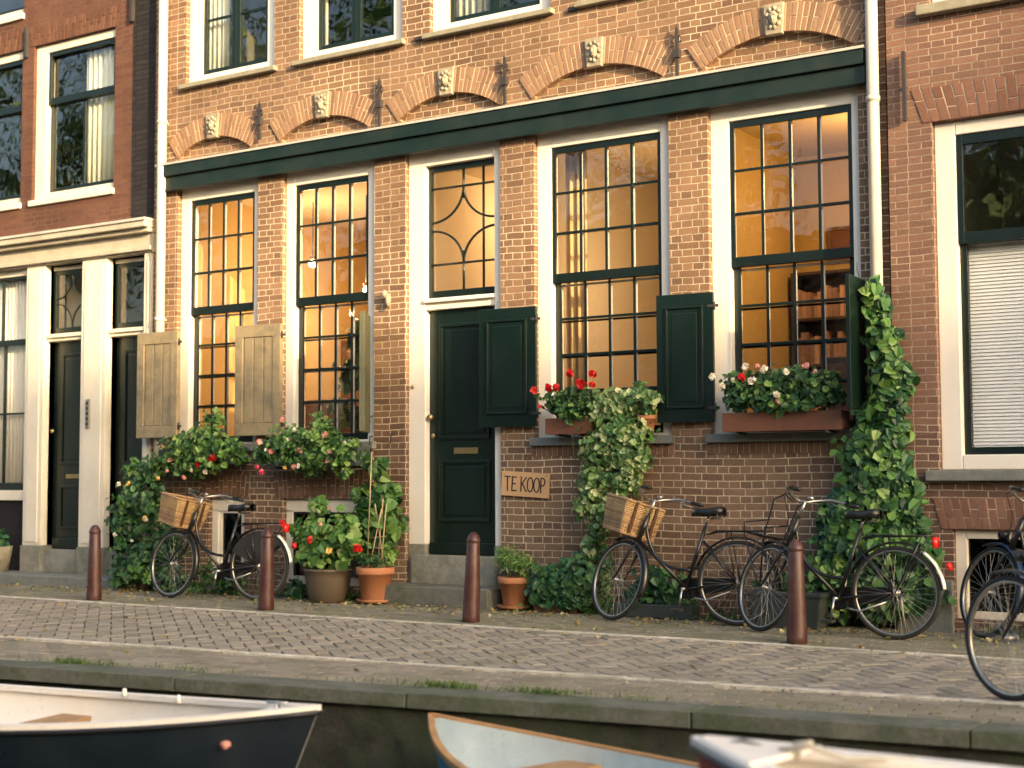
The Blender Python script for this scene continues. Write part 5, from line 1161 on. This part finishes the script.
    if fcarrier:
        q = MB()
        for s in (-1, 1):
            q.tube([fh+Vector((0, s*.065, .0)), Vector((1.08*k, s*.10, .74)), Vector((.98*k, s*.12, 1.02)), Vector((.85*k, s*.12, 1.05)), Vector((.80*k, s*.06, 1.0))], .007, 6)
            q.tube([Vector((1.08*k, s*.10, .74)), Vector((1.35*k, s*.10, .78))], .007, 6); q.tube([Vector((1.35*k, s*.10, .78)), fh+Vector((0.02, s*.065, 0))], .006, 6)
            q.tube([Vector((1.35*k, s*.10, .78)), Vector((1.36*k, s*.10, .86)), Vector((1.02*k, s*.11, .86))], .006, 6)
        for xx in (1.08, 1.17, 1.26, 1.35): q.tube([Vector((xx*k, -.10, .745+(xx-1.08)*.13)), Vector((xx*k, .10, .745+(xx-1.08)*.13))], .006, 6)
        q.xf(SM).build('front_carrier', colour, o)
    if basket: make_basket(o, SM, k, hs, fh)
    return o
def make_basket(o, SM, k, hs, fh):
    """woven basket hung on the handlebar"""
    T = SM @ Matrix.Translation((hs.x+.10, 0, hs.z-.05)) @ Matrix.Rotation(R(-14), 4, 'Y')
    L0, W0, H0 = .30, .42, .27            # depth (along the bike), width, height; a little narrower at the bottom
    def per(u, t):                         # u around 0..1, t height 0 bottom .. 1 top
        s = .86+.14*t; a, b = L0*s, W0*s; pl_ = 2*(a+b); d_ = u*pl_; ox = L0*(1-s)*.3
        r = (0, 0)
        if d_ < a: r = (d_, -b/2)
        elif d_ < a+b: r = (a, -b/2+(d_-a))
        elif d_ < 2*a+b: r = (a-(d_-a-b), b/2)
        else: r = (0, b/2-(d_-2*a-b))
        nx, ny = (0, -1) if d_ < a else (1, 0) if d_ < a+b else (0, 1) if d_ < 2*a+b else (-1, 0)
        return Vector((r[0]+ox, r[1], -H0*(1-t))), Vector((nx, ny, 0))
    q = MB(); rows = 17; n = 64
    for j in range(rows):
        pts = []
        for i in range(n):
            p_, nn = per((i+.5)/n, j/(rows-1)); pts.append(p_+nn*(.0055 if (i+j) % 2 else -.0055))
        q.tube(pts, .0082, 5, closed=True)
    for j, rr in ((0, .012), (rows-1, .015)):
        q.tube([per((i+.5)/40, j/(rows-1))[0]+Vector((0, 0, .006 if j else 0)) for i in range(40)], rr, 6, closed=True)
    bo = q.xf(T).build('basket', 'wicker', o)
    q = MB()
    for i in range(32): q.tube([per((i+.5)/32, 0)[0], per((i+.5)/32, 1)[0]], .005, 4)
    q.xf(T).build('stakes', 'wicker', bo)
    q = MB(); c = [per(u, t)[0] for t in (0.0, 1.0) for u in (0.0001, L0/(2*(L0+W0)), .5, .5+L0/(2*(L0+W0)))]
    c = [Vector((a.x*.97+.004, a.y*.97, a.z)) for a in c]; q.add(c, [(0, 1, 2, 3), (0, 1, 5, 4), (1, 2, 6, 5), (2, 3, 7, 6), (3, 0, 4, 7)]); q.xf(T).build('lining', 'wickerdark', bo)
    for yy in (-.11, .11):                 # leather straps over the rear side and down the near side
        q = MB(); q.box(-.018, -.010, yy-.014, yy+.014, -H0*.95, .012); q.xf(T).build('strap', 'brownleather', bo)
    for xx in (.09, .21):
        q = MB(); q.box(xx-.013, xx+.013, -W0/2-.016, -W0/2-.008, -H0*.55, .012); q.xf(T).build('strap', 'brownleather', bo)
g1 = G(258, 601); g0 = G(171, 598)
bicycle('black bicycle with a wicker basket, in front of the cellar window and rose bush', g1, g0, -15, lean=3, basket=True, coat=True, whitetail=True, reflector=True)
bicycle('black bicycle with a large wicker basket, between the trailing ivy and the scuffed bollard', G(738, 626), G(616, 621), -33, lean=3, basket=True)
bicycle('black bicycle with a bare front carrier and white mudguard tip, behind the scuffed bollard', G(896, 640), G(764, 632), -30, lean=3, fcarrier=True, whitetail=True, reflector=True, light=False)
f4 = G(988, 639); bicycle('dark bicycle with a dark blue front mudguard in front of the right cellar window', (f4[0]+1.03, f4[1]-.20), f4, -30, lean=2, bluefork=True)
f5 = G(1012, 701); bicycle('black bicycle nearest the quay, only its front wheel in the picture', (f5[0]+1.0, f5[1]-.38), f5, -12, lean=-2, wr=.335)

# ------------------------------------------------------------------ boats
def boat(label, bow, ang, Lb, beam, zg, draft, hull, inside, rim, thwarts, sheer=.10, rail=None, rimw=.05, stem_rake=.25, group='moored rowing boats'):
    """x axis: from the stern (0) to the bow (L)"""
    o = thing('rowing_boat', label, 'boat', (bow[0]-Lb*math.cos(ang), bow[1]-Lb*math.sin(ang), -.5), group); o.rotation_euler = (0, 0, ang)
    H = zg+.5; ns, nc = 28, 9
    def sec(t, inset=0, depth=None):
        hb_ = beam/2*(1-max(0, (t-.42)/.58)**2.3)*(.82+.18*min(1, t/.35)) ; hb_ = max(hb_-inset, .004)
        zt = H+sheer*(2*abs(t-.45))**2.2; zb = -draft+ .12*max(0, (t-.7)/.3)**2
        if depth is not None: zb = max(zb, depth)
        x = Lb*t; pts = []
        for j in range(nc):
            u = j/(nc-1); a = u*math.pi/2; yy = hb_*math.sin(a)**.62 if u < 1 else hb_; zz = zb+(zt-zb)*(1-math.cos(a))**.9
            rk = -stem_rake*(1-(zz-zb)/(zt-zb))*max(0, (t-.6)/.4)**2
            pts.append((x+rk, yy, zz))
        return pts, zt
    def shell(inset, depth, nm, mt_, parent, sm=True):
        vs, fs = [], []; per_ = 2*nc-1
        for i in range(ns+1):
            p_, _ = sec(i/ns, inset, depth); row = [(x, -y, z) for x, y, z in p_[::-1]] + p_[1:]; vs += row
        for i in range(ns):
            for j in range(per_-1): fs.append((i*per_+j, i*per_+j+1, (i+1)*per_+j+1, (i+1)*per_+j))
        fs.append(tuple(range(per_)));  m_ = MB(); m_.add(vs, fs, sm); ob_ = m_.build(nm, mt_, parent); return ob_
    hu = shell(0, None, 'hull', hull, o); shell(.03, -draft+.12 if draft < .2 else .02, 'inner_hull', inside, o)
    g_ = MB()
    for s in (-1, 1):
        pts_o = []; 
        for i in range(ns+1):
            p_, zt = sec(i/ns, 0); x, y, z = p_[-1]; pts_o.append((x, s*y, z))
        for i in range(ns):
            a, b = pts_o[i], pts_o[i+1]; ai = (a[0], max(abs(a[1])-rimw, 0)*s, a[2]); bi = (b[0], max(abs(b[1])-rimw, 0)*s, b[2]); e = .012
            ao = (a[0], a[1]+s*e, a[2]); bo_ = (b[0], b[1]+s*e, b[2])
            up_ = lambda q_, h_: (q_[0], q_[1], q_[2]+h_)
            g_.hexa([up_(ai, -.018), up_(ao, -.018), up_(bo_, -.018), up_(bi, -.018)], [up_(ai, .010), up_(ao, .010), up_(bo_, .010), up_(bi, .010)])
    g_.box(Lb-.10, Lb+.02, -.03, .03, H+sheer*1.25-.02, H+sheer*1.25+.03) if 0 else None
    g_.build('gunwale', rim, o)
    if rail:
        r_ = MB()
        for s in (-1, 1): r_.tube([(lambda q_: (q_[0], s*(q_[1]+.010), q_[2]-.026))(sec(i/ns, 0)[0][-1]) for i in range(ns+1)], .013, 8)
        r_.build('rub_rail', rail, o)
    for (t, w_, mt_, dz) in thwarts:
        p_, zt = sec(t, .02); y = p_[-1][1]; B(Lb*t-w_/2, Lb*t+w_/2, -y, y, zt-dz-.03, zt-dz).build('thwart', mt_, o, bevel=.006)
    return o, H
b1, H1 = boat('navy-hulled rowing boat with a cream inside, moored at the left', (-4.83, -5.76), math.atan(.17), 4.6, 1.36, -.07, .15, 'hullnavy', 'boatwhite', 'boatwhite', [(.22, .26, 'boatwhite', .16), (.56, .24, 'varnish', .13)], sheer=.10, rail='rubber', rimw=.06)
m = MB(); m.hexa([(4.2, -.17, H1+.055), (4.55, -.03, H1+.095), (4.55, .03, H1+.095), (4.2, .17, H1+.055)], [(4.2, -.17, H1+.075), (4.55, -.03, H1+.115), (4.55, .03, H1+.115), (4.2, .17, H1+.075)]); m.build('foredeck', 'boatwhite', b1, bevel=.005)
m = MB(); m.tube([(4.35, -.03, H1+.09), (4.35, 0, H1+.13), (4.35, .03, H1+.09)], .008, 6); m.tube([(4.29, 0, H1+.13), (4.41, 0, H1+.13)], .009, 6); m.build('cleat', 'steel', b1)
m = MB(); m.tube([(4.18, -.235, H1-.06), (4.18, -.18, H1-.06)], .021, 14); m.build('fender_eye', 'salmon', b1)
for xx in (3.0, 3.45): MB().tube([(xx, .50-(xx-3)*.22, H1+.02), (xx, .50-(xx-3)*.22, H1+.065)], [.018, .010], 8).build('rowlock', 'boatwhite', b1)
b2, H2 = boat('small worn blue dinghy with varnished wooden rails, between the two white boats', (-4.46, -5.32), math.atan(-.30)+math.pi, 2.5, 1.02, -.14, .12, 'hullblue', 'boatblueinside', 'varnish', [(.70, .22, 'varnish', .08), (.18, .3, 'varnish', .12)], sheer=.10, rimw=.028)
b3, H3 = boat('red-hulled boat with a white deck and dark rub rail, nearest the camera on the right', (-2.28, -6.74), math.atan(-.22)+math.pi, 4.4, 1.35, .215, .2, 'hullred', 'boatwhite', 'boatwhite', [(.30, .3, 'boatwhite', .2), (.70, .3, 'boatwhite', .10)], sheer=.05, rail='rubber', rimw=.10, group='moored rowing boats')
m = MB(); vs = []
for i in range(8):
    t = .91+.08*i/7; hb_ = (1.35/2*(1-((t-.42)/.58)**2.3))*.97; z = H3+.05*(2*(t-.45))**2.2+.018; vs += [(4.4*t, -hb_, z), (4.4*t, hb_, z)]
m.add(vs, [(2*i, 2*i+2, 2*i+3, 2*i+1) for i in range(7)]); fd = m.build('foredeck', 'boatwhite', b3); s_ = fd.modifiers.new('t', 'SOLIDIFY'); s_.thickness = .02
m = MB(); zz = H3+.065
m.tube([(4.26, .0, zz-.05), (4.25, .0, zz+.0), (4.2, -.02, zz+.015), (4.14, -.04, zz+.0), (4.13, -.05, zz-.05)], .007, 8); m.build('bow_eye', 'chrome', b3)
m = MB(); m.tube([(4.05, -.02, zz), (3.95, -.05, zz+.02), (3.85, -.12, zz-.02), (3.80, -.2, zz-.02), (3.7, -.3, zz-.03)], .010, 6); m.tube([(4.0, -.05, zz-.03), (4.0, -.05, zz+.02), (3.94, -.05, zz+.03)], .014, 8); m.build('mooring_line', 'rope', b3)
